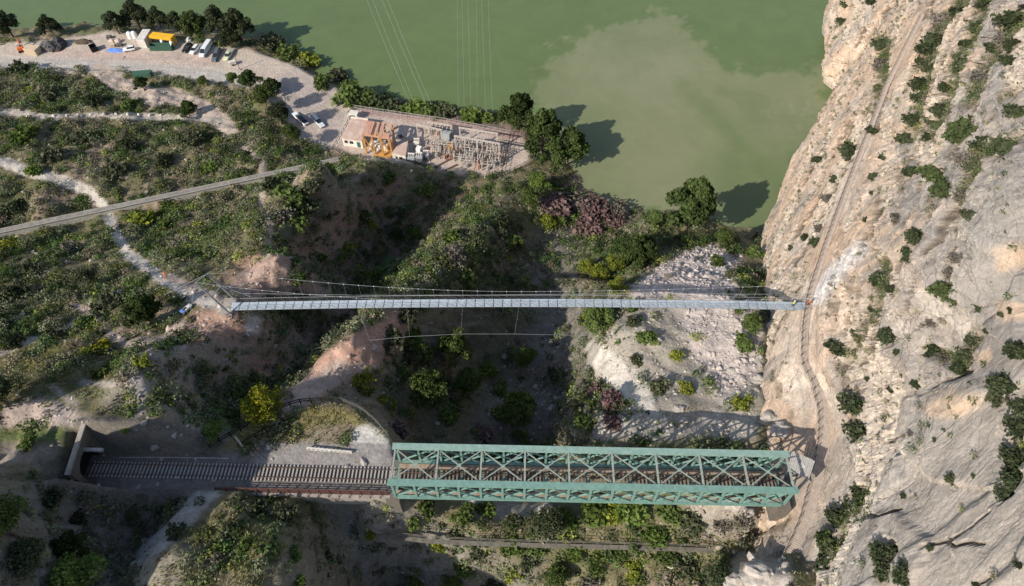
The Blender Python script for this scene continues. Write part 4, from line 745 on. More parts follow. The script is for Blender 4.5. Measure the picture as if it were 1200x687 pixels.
bx_=x[ids]+.3*rng.normal(size=n); by_=y[ids]+.3*rng.normal(size=n); bz=hz(bx_,by_)-.03; ca,sa=np.cos(an),np.sin(an)
V=np.stack([np.stack([bx_-sa*w,by_+ca*w,bz],-1),np.stack([bx_+sa*w,by_-ca*w,bz],-1),np.stack([bx_+ca*ln_*h*2+sa*w*.4,by_+sa*ln_*h*2-ca*w*.4,bz+h],-1),np.stack([bx_+ca*ln_*h*2-sa*w*.4,by_+sa*ln_*h*2+ca*w*.4,bz+h],-1)],1).reshape(-1,3)
GP=np.array([(.26,.22,.11),(.15,.15,.05),(.10,.13,.04),(.30,.26,.15),(.21,.19,.06)]); gc=GP[rng.choice(5,ns,p=[.25,.25,.2,.12,.18])][ids]*(1+.2*rng.normal(size=(n,1)).clip(-1.5,1.5))
o=link('dry_grass',rawmesh('dry_grass',V,np.arange(4*n).reshape(n,4),4,M_SCR,False,np.clip(gc,.01,.6),'FACE')); tag(o,'thin dry grass and weeds between the bushes','grass',kind='stuff')
# loose stones
bm=bmesh.new(); bmesh.ops.create_icosphere(bm,subdivisions=1,radius=1); IV=np.array([v.co[:] for v in bm.verts]); IF=np.array([[v.index for v in f.verts] for f in bm.faces]); bm.free()
def stones(name,x,y,z,r,colr,label,k=None):
    n=len(x); V=IV[None]*(.72+.5*rng.random((n,len(IV),1))); S=np.stack([.7+.7*rng.random(n),.6+.5*rng.random(n),.45+.35*rng.random(n)],-1)*r[:,None]
    V=V*S[:,None]; an=rng.random(n)*6.28; ca,sa=np.cos(an)[:,None],np.sin(an)[:,None]; V=np.stack([V[...,0]*ca-V[...,1]*sa,V[...,0]*sa+V[...,1]*ca,V[...,2]],-1)
    V+=np.stack([x,y,z+r*.12],-1)[:,None]; Fq=(IF[None]+np.arange(n)[:,None,None]*len(IV)).reshape(-1,3)
    cc_=np.clip(np.repeat(colr*(1+.16*rng.normal(size=(n,1)).clip(-1.6,1.6)),len(IF),0),.02,.8)
    o=link(name,rawmesh(name,V.reshape(-1,3),Fq,3,M_STN,False,cc_,'FACE')); return tag(o,label,'stones',kind='stuff')
M_STN=ground_mat('loose stone',[(2.5,.85,1.15),(9,.85,1.15)],.4,.1)
x,y,z,px,py=scatter(95000,rng); q=np.full(len(x),.05)
def qb(poly,v,soft=7):
    global q
    m=1-sst(-soft,soft,sdpoly(px,py,poly)); q=q*(1-m)+v*m
qb([(742,335),(790,298),(840,285),(870,305),(865,345),(740,352)],.95); qb([(800,345),(885,345),(893,385),(890,470),(830,470),(805,400)],.85); qb([(690,380),(800,360),(810,450),(770,470),(720,430)],.3)
qb([(262,335),(330,290),(345,320),(390,345),(290,352)],.25); qb([(285,366),(312,372),(300,395)],.7); qb([(0,478),(105,488),(265,498),(262,520),(120,508)],.45); qb([(440,372),(470,362),(480,395),(400,447),(335,492)],.4); qb([(195,385),(265,360),(285,400)],.3); qb([(620,400),(690,400),(700,520),(620,520)],.35); qb([(140,440),(240,420),(230,490)],.25); qb([(700,480),(890,482),(885,512),(700,512)],.5); qb([(800,585),(930,590),(920,690),(830,640)],.4); qb([(640,165),(745,238),(900,262),(900,272),(745,250)],.4)
q=q*(1-.95*bil(np.maximum(mcar,msub),GX[0],GY[0],GS,x,y)); keep=(rng.random(len(x))<q); x,y,z,px,py=[v[keep] for v in (x,y,z,px,py)]
r=np.clip(rng.lognormal(-1.35,.5,len(x)),.1,.9); col=bil3=np.stack([bil(C[...,i],GX[0],GY[0],GS,x,y) for i in range(3)],-1)*1.0; col=col*.5+np.array((.44,.39,.35))*.5
stones('scree_stones',x,y,z,r,col,'loose pale limestone rubble on scree and slopes'); print('stones',len(x))
#@@D
# ------------------------------------------------------------------ paints and other made surfaces
M_STEEL=mat('galvanised steel',(.42,.44,.46),.45,.15,4,metal=.6); M_NET=mat('dark netting wire',(.10,.10,.11),.6,.2,4); M_CABLE=mat('steel cable',(.42,.42,.42),.4,.1,4,metal=.3); M_DECK=mat('pale grating deck',(.41,.47,.52),.6,.22,.9,.2,14)
M_GRN=mat('weathered green bridge paint',(.18,.30,.255),.6,.22,1.6,.15,9,c2=(.125,.225,.19)); M_GRN2=mat('faded green bridge paint',(.24,.34,.295),.65,.25,1.2,c2=(.175,.28,.24)); M_GRND=mat('pale strut paint',(.31,.325,.28),.7,.25,2,c2=(.20,.25,.21))

def rusty(m,c=(.20,.10,.06),sc=2.6,lo=.60,hi=.70):
    nt=m.node_tree; N=nt.nodes; L=nt.links; b=N['Principled BSDF']; src=b.inputs['Base Color'].links[0].from_socket; tc=N.new('ShaderNodeTexCoord')
    n=N.new('ShaderNodeTexNoise'); n.inputs['Scale'].default_value=sc; n.inputs['Detail'].default_value=8; n.inputs['Roughness'].default_value=.75; L.new(tc.outputs['Object'],n.inputs[0]); r=N.new('ShaderNodeMapRange'); r.inputs[1].default_value=lo; r.inputs[2].default_value=hi; r.inputs[4].default_value=.85; L.new(n.outputs[0],r.inputs[0])
    mx=N.new('ShaderNodeMix'); mx.data_type='RGBA'; L.new(r.outputs[0],mx.inputs['Factor']); L.new(src,mx.inputs['A']); mx.inputs['B'].default_value=(*c,1); L.new(mx.outputs['Result'],b.inputs['Base Color'])
for q in (M_GRN,M_GRN2,M_GRND): rusty(q)
M_RAIL=mat('rail steel',(.20,.14,.11),.5,.3,5,metal=.5); M_SLP=mat('grey timber sleeper',(.40,.36,.32),.9,.3,6,.4,22); M_SLPD=mat('dark bridge sleeper',(.23,.195,.165),.9,.3,6,.4,22); M_TAN=mat('rusty tan plating',(.33,.27,.205),.8,.35,1.5,c2=(.24,.15,.10))  # the bridge sleepers get a darker timber tone
M_RUST=mat('red brown railing paint',(.11,.05,.04),.7,.3,3); M_CONC=mat('concrete',(.40,.38,.34),.9,.3,1.2,.3,10); M_CONCD=mat('stained concrete',(.34,.30,.26),.9,.35,.9,.3,10); M_STONE=mat('portal masonry',(.165,.145,.12),.9,.35,2,.6,6)
M_WOOD=mat('boardwalk planks',(.50,.41,.335),.85,.25,1.3,.3,20,c2=(.38,.31,.26)); M_FEN=mat('fence timber dark tone',(.022,.02,.017),.9,.3,6,spec=.1); M_DWOOD=mat('dark fence wood',(.06,.05,.04),.85,.3,6); M_WHITE=mat('white paint',(.78,.78,.76),.5,.06,2); M_OWHITE=mat('dirty white render',(.66,.63,.58),.85,.3,.9,c2=(.46,.42,.36))
M_BLACK=mat('black plastic and dark openings',(.018,.018,.02),.5,.2,5); M_GLASS=mat('dark window glass',(.02,.025,.03),.08,.1,3,spec=.6); M_YEL=mat('faded orange yellow paint',(.56,.33,.09),.7,.2,1.1,c2=(.34,.15,.06)); M_YTARP=mat('yellow container paint',(.80,.44,.03),.55,.15,1.2)
M_RUSTR=mat('rusty red roof',(.40,.17,.10),.85,.4,.8,c2=(.50,.36,.28)); M_PINKR=mat('pink roof membrane',(.55,.44,.36),.9,.25,.5,c2=(.44,.28,.22)); M_DGRN=mat('dark green paint',(.05,.12,.08),.6,.2,3); M_GREYP=mat('grey machine paint',(.33,.35,.36),.6,.2,3); M_BLUE=mat('blue tarpaulin',(.13,.25,.62),.6,.2,3,.4,5)
M_DGREY=mat('dark grey heap',(.13,.12,.115),.95,.4,2,.8,5); M_TANB=mat('tan container paint',(.58,.46,.32),.8,.2,2); M_ORG=mat('orange paint',(.70,.16,.03),.5,.2,3); M_GANT=mat('weathered grey gantry paint',(.50,.46,.41),.8,.35,2.5,c2=(.33,.26,.20)); M_PORC=mat('insulator porcelain',(.50,.455,.41),.3,.15,6); M_ROOF=mat('grey corrugated roof',(.42,.40,.37),.7,.2,2)
M_SKIN=mat('skin',(.45,.28,.2),.6,.1,5); M_HIVIS=mat('yellow safety vest',(.55,.62,.04),.8,.1,5); M_ORANGE=mat('orange jacket',(.80,.16,.03),.8,.1,5); M_DARKC=mat('dark clothing',(.03,.035,.05),.9,.2,5); M_BAG=mat('woven bag',(.62,.50,.42),.9,.2,4)
def V3(a): return Vector([float(q) for q in a])
def single(name,mb,m,label,cat,group=None,bevel=0): o=mb.build(name,m,None,bevel); o.location=mb.o; return tag(o,label,cat,group)
# ------------------------------------------------------------------ suspension footbridge
SA=V3(W(271,359,42.6)); SB=V3((57.2,78.15,42.9)); sd=(SB-SA); SL=sd.length
def sp_(t,y=0,z=0):
    p=SA.lerp(SB,t); return Vector((p.x,p.y+y,p.z+z+1.1*4*t*(1-t)))
br=empty('suspension_footbridge',SA,'long pale grey suspension footbridge spanning the gorge from red slope to cliff','footbridge'); NB=64
def part(mb,name,m,root,**k): mb.o=root.location.copy(); 
d=MB(SA); 
for i in range(NB):
    a,b=sp_(i/NB),sp_((i+1)/NB-.0012); d.hexa([a+Vector((0,-.86,-.1)),b+Vector((0,-.86,-.1)),b+Vector((0,.86,-.1)),a+Vector((0,.86,-.1)),a+Vector((0,-.86,0)),b+Vector((0,-.86,0)),b+Vector((0,.86,0)),a+Vector((0,.86,0))])
d.build('deck',M_DECK,br)
for s in (-1,1):
    MB(SA).tube([sp_(i/NB,s*.9,-.07) for i in range(NB+1)],.06,6).build('edge_beam',M_STEEL,br)
    MB(SA).tube([sp_(i/NB,s*.93,1.15) for i in range(NB+1)],.028,5).build('handrail',M_CABLE,br)
    nt=MB(SA)
    for i in range(NB): nt.bar(sp_(i/NB,s*.93,1.15),sp_((i+1)/NB,s*.91,.02),.04)
    for h in (.35,.7,1.0): nt.tube([sp_(i/16,s*.92,h) for i in range(17)],.011,4)
    nt.build('side_netting',M_NET,br)
def zmc(x): return 45.6+5.6*(x/54)**2 if x<0 else 45.6+2.0*(x/57)**2
mt_=[V3(W(243,321,51.3)),V3(W(229,331,51.3))]
for s in (1,-1):
    top=mt_[0] if s>0 else mt_[1]; pts=[top]+[Vector((SA.x+sd.x*i/40,SA.y+sd.y*i/40+s*(1.3+.35*abs(1-2*i/40)),zmc(SA.x+sd.x*i/40))) for i in range(1,41)]
    MB(SA).tube(pts,.026,6).build('main_cable',M_CABLE,br)
    for i in range(1,40):
        p=pts[i]; q=sp_(i/40,s*1.2,0); MB(SA).tube([p,q],.014,4).build('hanger',M_CABLE,br)
        
    cl_=MB(SA)
    for i in range(1,40): cl_.box(pts[i],(.14,.09,.1))
    cl_.build('cable_beads',M_WHITE,br)
    base=SA+Vector((.3,s*1.75,-.4)); MB(SA).tube([base,base.lerp(top,.5),top],[.2,.19,.15],8).build('mast',M_STEEL,br)
    anc=G(188,348) if s>0 else G(222,372); MB(SA).tube([top,anc],.03,5).build('backstay',M_CABLE,br)
tb_=[b.lerp(t,.55) for b,t in ((SA+Vector((.3,1.75,-.4)),mt_[0]),(SA+Vector((.3,-1.75,-.4)),mt_[1]))]; MB(SA).tube(tb_,.1,6).build('mast_strut',M_STEEL,br); MB(SA).tube(mt_,.09,6).build('mast_strut',M_STEEL,br)
MB(SA).tube([tb_[0],sp_(.035,1.2,1.3)],.07,6).build('mast_strut',M_STEEL,br)
MB(SA).box(SA+Vector((-.6,0,-1.0)),(2.4,4.2,1.9)).build('abutment',M_CONCD,br,.06)
MB(SA).bar(SA+Vector((.3,-1.75,-.4)),V3(W(292,394,38.5)),.35,.3).build('raking_leg',M_STEEL,br)
MB(SA).box(SB+Vector((.6,0,-.35)),(2.6,3.4,.5)).build('landing',M_STEEL,br,.03)
wl=[G(349,412)+Vector((0,0,.3)),V3(W(392,405,37)),V3(W(433,399,38)),V3(W(480,394.5,39)),V3(W(540,391.5,39.6)),V3(W(603,391.5,39.6)),V3(W(690,393.5,38.5)),V3(W(735,398,35))]
wc=MB(SA).tube(wl,.02,5).build('wind_cable',M_CABLE,br)
for q,t in ((2,(420-271)/670),(4,(539-271)/670),(5,(603-271)/670),(3,(475-271)/670)): MB(SA).tube([wl[q],sp_(t,-1.18,-.1)],.012,4).build('wind_tie',M_CABLE,br)
wl2=[V3(W(285,344,44)),V3(W(420,346,43)),V3(W(560,346,43)),V3(W(760,344,42.5)),V3(W(900,345,43))]; MB(SA).tube(wl2,.03,5).build('wind_cable',M_CABLE,br)
# ------------------------------------------------------------------ railway truss bridge
TRo=Vector((-18.1,40.5,43.55)); trz=math.atan2(-1.3,59.5); TLn,TWd,THt=60.0,5.8,5.7
tr=empty('railway_truss_bridge',TRo,'pale green steel truss railway bridge with cross braced top','railway bridge',rz=trz)
P=20; pl=TLn/18
me_post=None
for y in (0,TWd):
    MB().box((TLn/2,y,THt),(TLn+1.0,.98,.42)).build('top_chord',M_GRN if y==0 else M_GRN2,tr); MB().box((TLn/2,y,.05),(TLn-.6,.5,.42)).build('bottom_chord',M_GRN,tr)
    for k in range(19):
        x=k*pl
        if me_post is None:
            o=MB().box((0,0,THt/2+.02),(.34,.34,THt-.7)).build('post',M_GRN,tr); me_post=o.data
        else: o=link('post',me_post,tr)
        o.location=(x,y,0)
dg={}
for y in (0,TWd):
    for k in range(18):
        for sgn in (1,-1):
            if k+2>18 and True:
                x0,x1=(k*pl,(k+1)*pl)
            else: x0,x1=k*pl,(k+2)*pl
            if k==17: n_=1
            else: n_=2
            key=(n_,sgn)
            if key not in dg:
                w=n_*pl; o=MB().bar((.15,0.08*sgn,.42 if sgn>0 else THt-.34),(w-.15,.08*sgn,THt-.34 if sgn>0 else .42),.13,.24,up=(0,1,0)).build('diagonal',M_GRN,tr); dg[key]=o.data
            else: o=link('diagonal',dg[key],tr)
            o.location=(k*pl,y,0)
st_=None; bc_={}
for k in range(0,19,2):
    x=k*pl
    if st_ is None: o=MB().box((0,TWd/2,THt-.02),(.26,TWd-.96,.30)).build('top_strut',M_GRND,tr); st_=o.data
    else: o=link('top_strut',st_,tr)
    o.location=(x,0,0)
    for y in (0,TWd):
        MB().bar((x,y+(.5 if y==0 else -.5),THt-1.7),(x,y+(1.5 if y==0 else -1.5),THt-.2),.16,.2).build('knee_brace',M_GRN,tr)
    if k<18:
        w=2*pl
        for sgn in (1,-1):
            a=(.2,.5 if sgn>0 else TWd-.5,THt+.02*sgn-.05); b=(w-.2,TWd-.5 if sgn>0 else .5,THt+.02*sgn-.05)
            if sgn not in bc_: o=MB().bar(a,b,.16,.10).build('top_brace',M_GRND,tr); bc_[sgn]=o.data
            else: o=link('top_brace',bc_[sgn],tr)
            o.location=(x,0,0)
        o=MB().box((w/2,TWd/2,THt-.02),(.6,.55,.03)).build('gusset_plate',M_GRN2,tr); o.location=(x,0,0)
for k in range(19): MB().box((k*pl,TWd/2,-.25),(.4,TWd-.64,.55)).build('floor_beam',M_GRN,tr)
CY=3.15
for y in (CY-.9,CY+.9): MB().box((TLn/2,y,-.42),(TLn,.3,.55)).build('stringer',M_RAIL,tr)
sm_=None
for i in range(100):
    if sm_ is None: o=MB().box((0,CY,-.03),(.24,2.6,.2)).build('sleeper',M_SLPD,tr); sm_=o.data
    else: o=link('sleeper',sm_,tr)
    o.location=(.3+i*.6,random.uniform(-.06,.06),0)
for y in (CY-.835,CY+.835): MB().box((TLn/2,y,.15),(TLn,.08,.16)).build('rail',M_RAIL,tr)
for y in (CY-.55,CY+.55): MB().box((TLn/2,y,.11),(TLn,.06,.08)).build('guard_rail',M_RAIL,tr)
wk=MB()
for i in range(18): wk.box((pl*(i+.5),TWd-.85,.16),(pl-.05,.95,.06))
wk.build('walkway_plate',M_TAN,tr); MB().box((TLn/2,TWd-1.36,.26),(TLn,.06,.16)).build('kick_rail',M_RAIL,tr)
wk=MB()
for i in range(18): wk.box((pl*(i+.5),.75,.10),(pl-.05,.6,.05))
wk.build('walkway_plate',M_TAN,tr)
for x in (-.5,TLn+.4): MB().box((x,TWd/2,-2.9),(2.2,TWd+1.2,4.9)).build('abutment',M_STONE,tr,.08)
# ------------------------------------------------------------------ railway on land
def tw(a,c,z=TRZ): return Vector((TRA[0]+a*tux-c*tuy,TRA[1]+a*tuy+c*tux,z))
rw=empty('railway_track',tw(2,0),'single railway track on grey ballast running from tunnel to truss bridge','railway track'); rzz=math.atan2(tuy,tux); sm2=None
for i in range(82):
    a=2.4+i*.6
    if a>TL-.2: break
    if sm2 is None: o=MB().box((0,0,-.16),(.25,2.7,.2)).build('sleeper',M_SLP,rw,.015); sm2=o.data
    else: o=link('sleeper',sm2,rw)
    o.location=tw(a,random.uniform(-.05,.05))-rw.location; o.rotation_euler=(0,0,rzz+random.uniform(-.012,.012))
for c in (-.835,.835): MB(rw.location).bar(tw(1.5,c,TRZ+.02),tw(TL+.2,c,TRZ+.02),.08,.17).build('rail',M_RAIL,rw)
# parapet railing on the retaining wall
a0=23.5; rl=empty('track_railing',tw(a0,-3.15,TRZ),'red brown steel railing along the wall edge beside the railway track','railing'); pm_=None; npst=int((TL-a0-.8)/1.62)
for i in range(npst+1):
    q=tw(a0+i*1.62,-3.15,TRZ)-rl.location
    if pm_ is None: o=MB().box((0,0,.5),(.11,.11,1.35)).bar((0,-.02,.9),(0,-.75,-.15),.09).build('post',M_RUST,rl); pm_=o.data
    else: o=link('post',pm_,rl)
    o.location=q; o.rotation_euler=(0,0,rzz)
for h in (.45,.8,1.15): MB(rl.location).bar(tw(a0,-3.15,TRZ+h),tw(TL-.8,-3.15,TRZ+h),.09,.09).build('rail',M_RUST,rl)
MB(rl.location).bar(tw(a0,-3.22,TRZ+.1),tw(TL-.8,-3.22,TRZ+.1),.06,.36).build('kick_plate',M_RUST,rl)
single('retaining_wall',MB(tw(a0-4,-3.5,TRZ-3)).bar(tw(a0-3,-3.55,TRZ-1.5),tw(TL-.5,-3.55,TRZ-1.5),.45,2.9),M_CONCD,'stained concrete retaining wall under the red brown railing','wall')
# tunnel portal
po=empty('tunnel_portal',tw(3.1,0,TRZ),'stone railway tunnel portal with arch at the left end of the track','tunnel portal'); wm=MB(po.location)
def arc(k,n=12): 
    t=math.pi*k/n; return (2.5*math.cos(t),3.0+2.5*math.sin(t))
def pw(a,c,z): return tw(a,c,TRZ-.5+z)
def slab(ring): # ring of (c,z) as a wall piece
    n=len(ring); b=len(wm.v); wm.v+=[pw(2.5,c,z)-po.location for c,z in ring]+[pw(3.3,c,z)-po.location for c,z in ring]; wm.f.append([b+i for i in range(n)]); wm.f.append([b+n+i for i in range(n)][::-1])
    for i in range(n): wm.f.append([b+i,b+(i+1)%n,b+n+(i+1)%n,b+n+i])
slab([(2.5,-1),(4.6,-1),(4.6,3.0),(2.5,3.0)]); slab([(-3.4,-1),(-2.5,-1),(-2.5,3.0),(-3.4,3.0)])
for k in range(12):
    c0,z0=arc(k); c1,z1=arc(k+1); t0=4.6 if k==0 else 4.6-8.0*k/12; t1=4.6-8.0*(k+1)/12; slab([(c0,z0),(t0,7.6-.35*(k/12)*4) if k else (4.6,7.6),(t1,7.6-.35*((k+1)/12)*4),(c1,z1)])
slab([(2.5,3.0),(4.6,3.0),(4.6,7.6)]); slab([(-2.5,3.0),(-3.4,6.2),(-3.4,3.0)])
wm.build('portal_wall',M_STONE,po)
MB(po.location).bar(pw(2.9,4.8,7.75),pw(2.9,-3.6,6.3),.8,.3).build('coping',M_CONCD,po,.03); MB(po.location).bar(pw(2.6,.9,5.6),pw(6.2,.9,5.5),.55,.45).build('concrete_beam',M_CONC,po,.03)  # pale concrete beam juts from the wall, without any lamp
vt=MB(po.location); ring=[(2.5,-.6)]+[arc(k) for k in range(13)]+[(-2.5,-.6)]; b=0
vt.v+=[pw(2.49,c*.99,z*.99)-po.location for c,z in ring]+[pw(1.4,c*.97,z*.97)-po.location for c,z in ring]; n=len(ring)
for i in range(n-1): vt.f.append([i,i+1,n+i+1,n+i])
vt.f.append([n+i for i in range(n)]); vt.build('tunnel_dark',M_BLACK,po)  # shallow black pocket stands for the darkness inside the tunnel
# white concrete kerb wall with slots, curved fence, posts
bl=empty('concrete_balustrade',V3(W(361,527,TRZ)),'low white concrete balustrade with slots on the gravel by the track','balustrade'); p0,p1=V3(W(361,527,TRZ)),V3(W(412,531,TRZ)); 
MB(p0).bar(p0+Vector((0,0,.72)),p1+Vector((0,0,.5)),.22,.14).build('coping',M_OWHITE,bl); MB(p0).bar(p0+Vector((0,0,.08)),p1+Vector((0,0,.04)),.3,.14).build('plinth',M_CONC,bl); bm_=MB(p0)
for i in range(11): q=p0.lerp(p1,i/10); bm_.box(q+Vector((0,0,.4-.1*i/10)),(.24,.2,.5))
bm_.build('baluster',M_OWHITE,bl)
def fence(name,pts,h,step,m,label,rails=(.5,.95),w=.1,cat='fence',group=None,pw_=None,mesh=False):
    L=[0]; 
    for a,b in zip(pts[:-1],pts[1:]): L.append(L[-1]+(b-a).length)
    e=empty(name,pts[0],label,cat,group); pm=None; n=max(2,int(L[-1]/step)); P_=[]
    for i in range(n+1):
        s=L[-1]*i/n; k=max(j for j in range(len(L)-1) if L[j]<=s+1e-6); q=pts[k].lerp(pts[k+1],(s-L[k])/max(1e-6,L[k+1]-L[k])); P_.append(q)
        if pm is None: o=MB().box((0,0,h/2-.15),(pw_ or w,pw_ or w,h+.3)).build('post',m,e); pm=o.data
        else: o=link('post',pm,e)
        o.location=q-pts[0]
    for r in rails:
        mb=MB(pts[0])
        for a,b in zip(P_[:-1],P_[1:]): mb.bar(a+Vector((0,0,h*r)),b+Vector((0,0,h*r)),w*.8,w)
        mb.build('rail',m,e)
    return e
FP=[(246,524),(270,511),(300,494),(325,480),(350,472),(375,470),(400,472),(425,483),(441,497),(456,515)]
M_FEN2=mat('fence timber sunlit tone',(.13,.12,.10),.9,.3,6,spec=.1); fence('curved_fence',[V3(W(a,b,43.25)) for a,b in FP[:7]],1.15,1.7,M_FEN,'dark curved timber fence along the upper edge of the grassy terrace',(.4,.95),.15); fence('curved_fence',[V3(W(a,b-2,43.3)) for a,b in FP[6:]],1.2,1.7,M_FEN2,'grey fence curving down from the terrace to the truss bridge corner',(.4,.95),.12)  # one fence in two tones; the grey half is coloured as sunlit
fence('curved_fence',[V3(W(a,b,43.25)) for a,b in [(285,521),(303,508),(330,497),(345,490)]],.7,2.2,M_FEN,'low dark rail fence crossing the grassy terrace',(.9,),.14)
single('leaning_post',MB(V3(W(290,531,43))).tube([V3(W(291,532,42.8)),V3(W(290,531,43.2)),V3(W(282,520,44.6)),V3(W(275,511,45.8))],.14,6),M_CONC,'pale leaning concrete post beside the shaded part of the track','post')
single('conduit_pipe',MB(tw(8,2.3)).tube([tw(6,2.0,TRZ-.1),tw(14,2.2,TRZ-.1),tw(24,2.25,TRZ-.1)],.09,6),M_CONC,'thin pale conduit pipe lying beside the shaded track','pipe')
# corrugated shelter at the cliff end of the truss
sh=empty('shelter',V3(W(935,556,43)),'small grey corrugated metal shelter roof between truss bridge and boardwalk','shelter'); o_=sh.location
R4=[V3(W(923,551,46.2)),V3(W(948,562,46.6)),V3(W(955,541,47.0)),V3(W(928,528,46.6))]; rf=MB(o_); n=14
for i in range(n):
    a=R4[0].lerp(R4[1],i/n); b=R4[0].lerp(R4[1],(i+1)/n-.012); c=R4[3].lerp(R4[2],(i+1)/n-.012); d=R4[3].lerp(R4[2],i/n); u=Vector((0,0,.09 if i%2 else .03)); rf.hexa([a,b,c,d,a+u,b+u,c+u,d+u])
rf.build('roof',M_ROOF,sh); m=(R4[0]+R4[2])/2; MB(o_).box(m+Vector((0,0,.12)),(.7,.9,.12),.4).build('roof_hatch',M_OWHITE,sh)
for q in R4: MB(o_).tube([q.lerp(m,.1),Vector((q.x*.9+m.x*.1,q.y*.9+m.y*.1,41.5))],.09,6).build('post',M_STEEL,sh)
MB(o_).bar((R4[1]+R4[2])/2.0-Vector((0,0,2)),(R4[1]+R4[2])/2.0-Vector((.01,0,.3)),.2,2.6).build('back_wall',M_CONCD,sh)
# old aqueduct walkway below the truss
AP_=[(441,627),(500,634),(560,637),(620,639),(700,641),(780,643),(852,646)]; ap=[]
for a,b in AP_: q=G(a,b+1); q.z=max(q.z,33)+.0; ap.append(q)
zz=[p.z for p in ap]; ap=[Vector((*W(a,b,34.5)[:2],34.5)) for a,b in AP_]; M_AQ=mat('old dark concrete',(.17,.155,.125),.9,.4,1.2,.3,8)
aq=empty('aqueduct_walkway',ap[0],'narrow old walkway with railing crossing the green slope below the railway bridge','walkway'); mb=MB(ap[0])
for a,b in zip(ap[:-1],ap[1:]): mb.bar(a,b,.7,.2)
mb.build('deck',M_AQ,aq)
n=0; pm=None; LL=[(a,b) for a,b in zip(ap[:-1],ap[1:])]
for a,b in LL:
    k=max(2,int((b-a).length/2.0))
    for i in range(k):
        q=a.lerp(b,i/k); o=MB().box((0,.42,.55),(.09,.09,1.3)).build('post',M_AQ,aq) if pm is None else link('post',pm,aq); pm=pm or o.data; o.location=q-ap[0]
        if i%5==0: MB(ap[0]).box(q+Vector((0,0,-.9)),(.3,.5,1.5)).build('pier',M_AQ,aq)
for h in (.6,1.15):
    mb=MB(ap[0])
    for a,b in LL: mb.bar(a+Vector((0,.42,h)),b+Vector((0,.42,h)),.07)
    mb.build('rail',M_AQ,aq)
# concrete water channel across the left slope
ca,cb=V3(W(-20,275.5,13.6)),V3(W(397,187,11.8)); M_CHN=mat('weathered channel concrete',(.26,.235,.205),.9,.35,.7,.3,9); ch=empty('water_channel',ca,'straight covered concrete water channel crossing the left slope','water channel'); gap=[]
mb=MB(ca); n=44
for i in range(n): mb.bar(ca.lerp(cb,i/n),ca.lerp(cb,(i+.985)/n),1.7,.22)
mb.build('cover_slab',M_CHN,ch); MB(ca).bar(ca-Vector((0,0,1.3)),cb-Vector((0,0,1.3)),1.4,2.36).build('side_wall',M_CONC,ch)
for s in (-1,1):
    dv=(cb-ca).normalized(); sv=Vector((-dv.y,dv.x,0))*s*.8; MB(ca).bar(ca+sv+Vector((0,0,.17)),cb+sv+Vector((0,0,.17)),.16,.12).build('edge_kerb',M_CONC,ch)
# ------------------------------------------------------------------ cliff boardwalk
bk=empty('cliff_boardwalk',(float(np.interp(78.2,CYg,xw)),78.2,43),'narrow timber boardwalk pinned along the pale cliff face','boardwalk'); bo=bk.location.copy()
Ys=[]; y=23.0
while y<182: Ys.append(y); y+=.30
cx_=lambda y:float(np.interp(y,CYg,xwS)); xwS=smooth(xw,15)
def frame(y):
    t=Vector((cx_(y+.6)-cx_(y-.6),1.2,0)).normalized(); return Vector((cx_(y),y,43.0)),t,Vector((t.y,-t.x,0))
mb=MB(bo)
for y in Ys:
    p,t,nn=frame(y); wd=.64+ (.35 if y<60 else 0); c=p+nn*(-.15); mb.box(c+Vector((0,0,random.uniform(-.012,.012))),(2*wd,.27,.07),math.atan2(nn.y,nn.x))
mb.build('planks',M_WOOD,bk)
for off in (-.6,.4):
    MB(bo).tube([frame(y)[0]+frame(y)[2]*off+Vector((0,0,-.14)) for y in Ys[::4]],.1,4).build('beam',M_DWOOD,bk)
pm=bmx=None
for i in range(95):
    y=23.5+i*1.66
    if y>181: break
    p,t,nn=frame(y); ed=-.72-(.35 if y<60 else 0); q=p+nn*ed; ang=math.atan2(nn.y,nn.x)
    o=MB().box((0,0,.5),(.09,.09,1.25)).build('post',M_DWOOD,bk) if pm is None else link('post',pm,bk); pm=pm or o.data; o.location=q-bo; o.rotation_euler=(0,0,ang)
    o=MB().bar((0,0,-.2),(1.9,0,-1.5),.12).bar((-.05,0,-.16),(2.2,0,-.16),.14).build('bracket',M_STEEL,bk) if bmx is None else link('bracket',bmx,bk); bmx=bmx or o.data; o.location=q-bo; o.rotation_euler=(0,0,ang)
for h in (.4,.75,1.1):
    MB(bo).tube([frame(y)[0]+frame(y)[2]*(-.72-(.35 if y<60 else 0))+Vector((0,0,h)) for y in Ys[::4]],.013,4).build('rail_cable',M_DWOOD,bk)
nt=MB(bo)
for y in Ys[:400:5]:
    p,t,nn=frame(y); e=-.72-(.35 if y<60 else 0); p2,t2,n2_=frame(y+1.5); nt.bar(p+nn*e,p2+n2_*e+Vector((0,0,1.1)),.03)
nt.build('mesh_panel',M_DWOOD,bk)
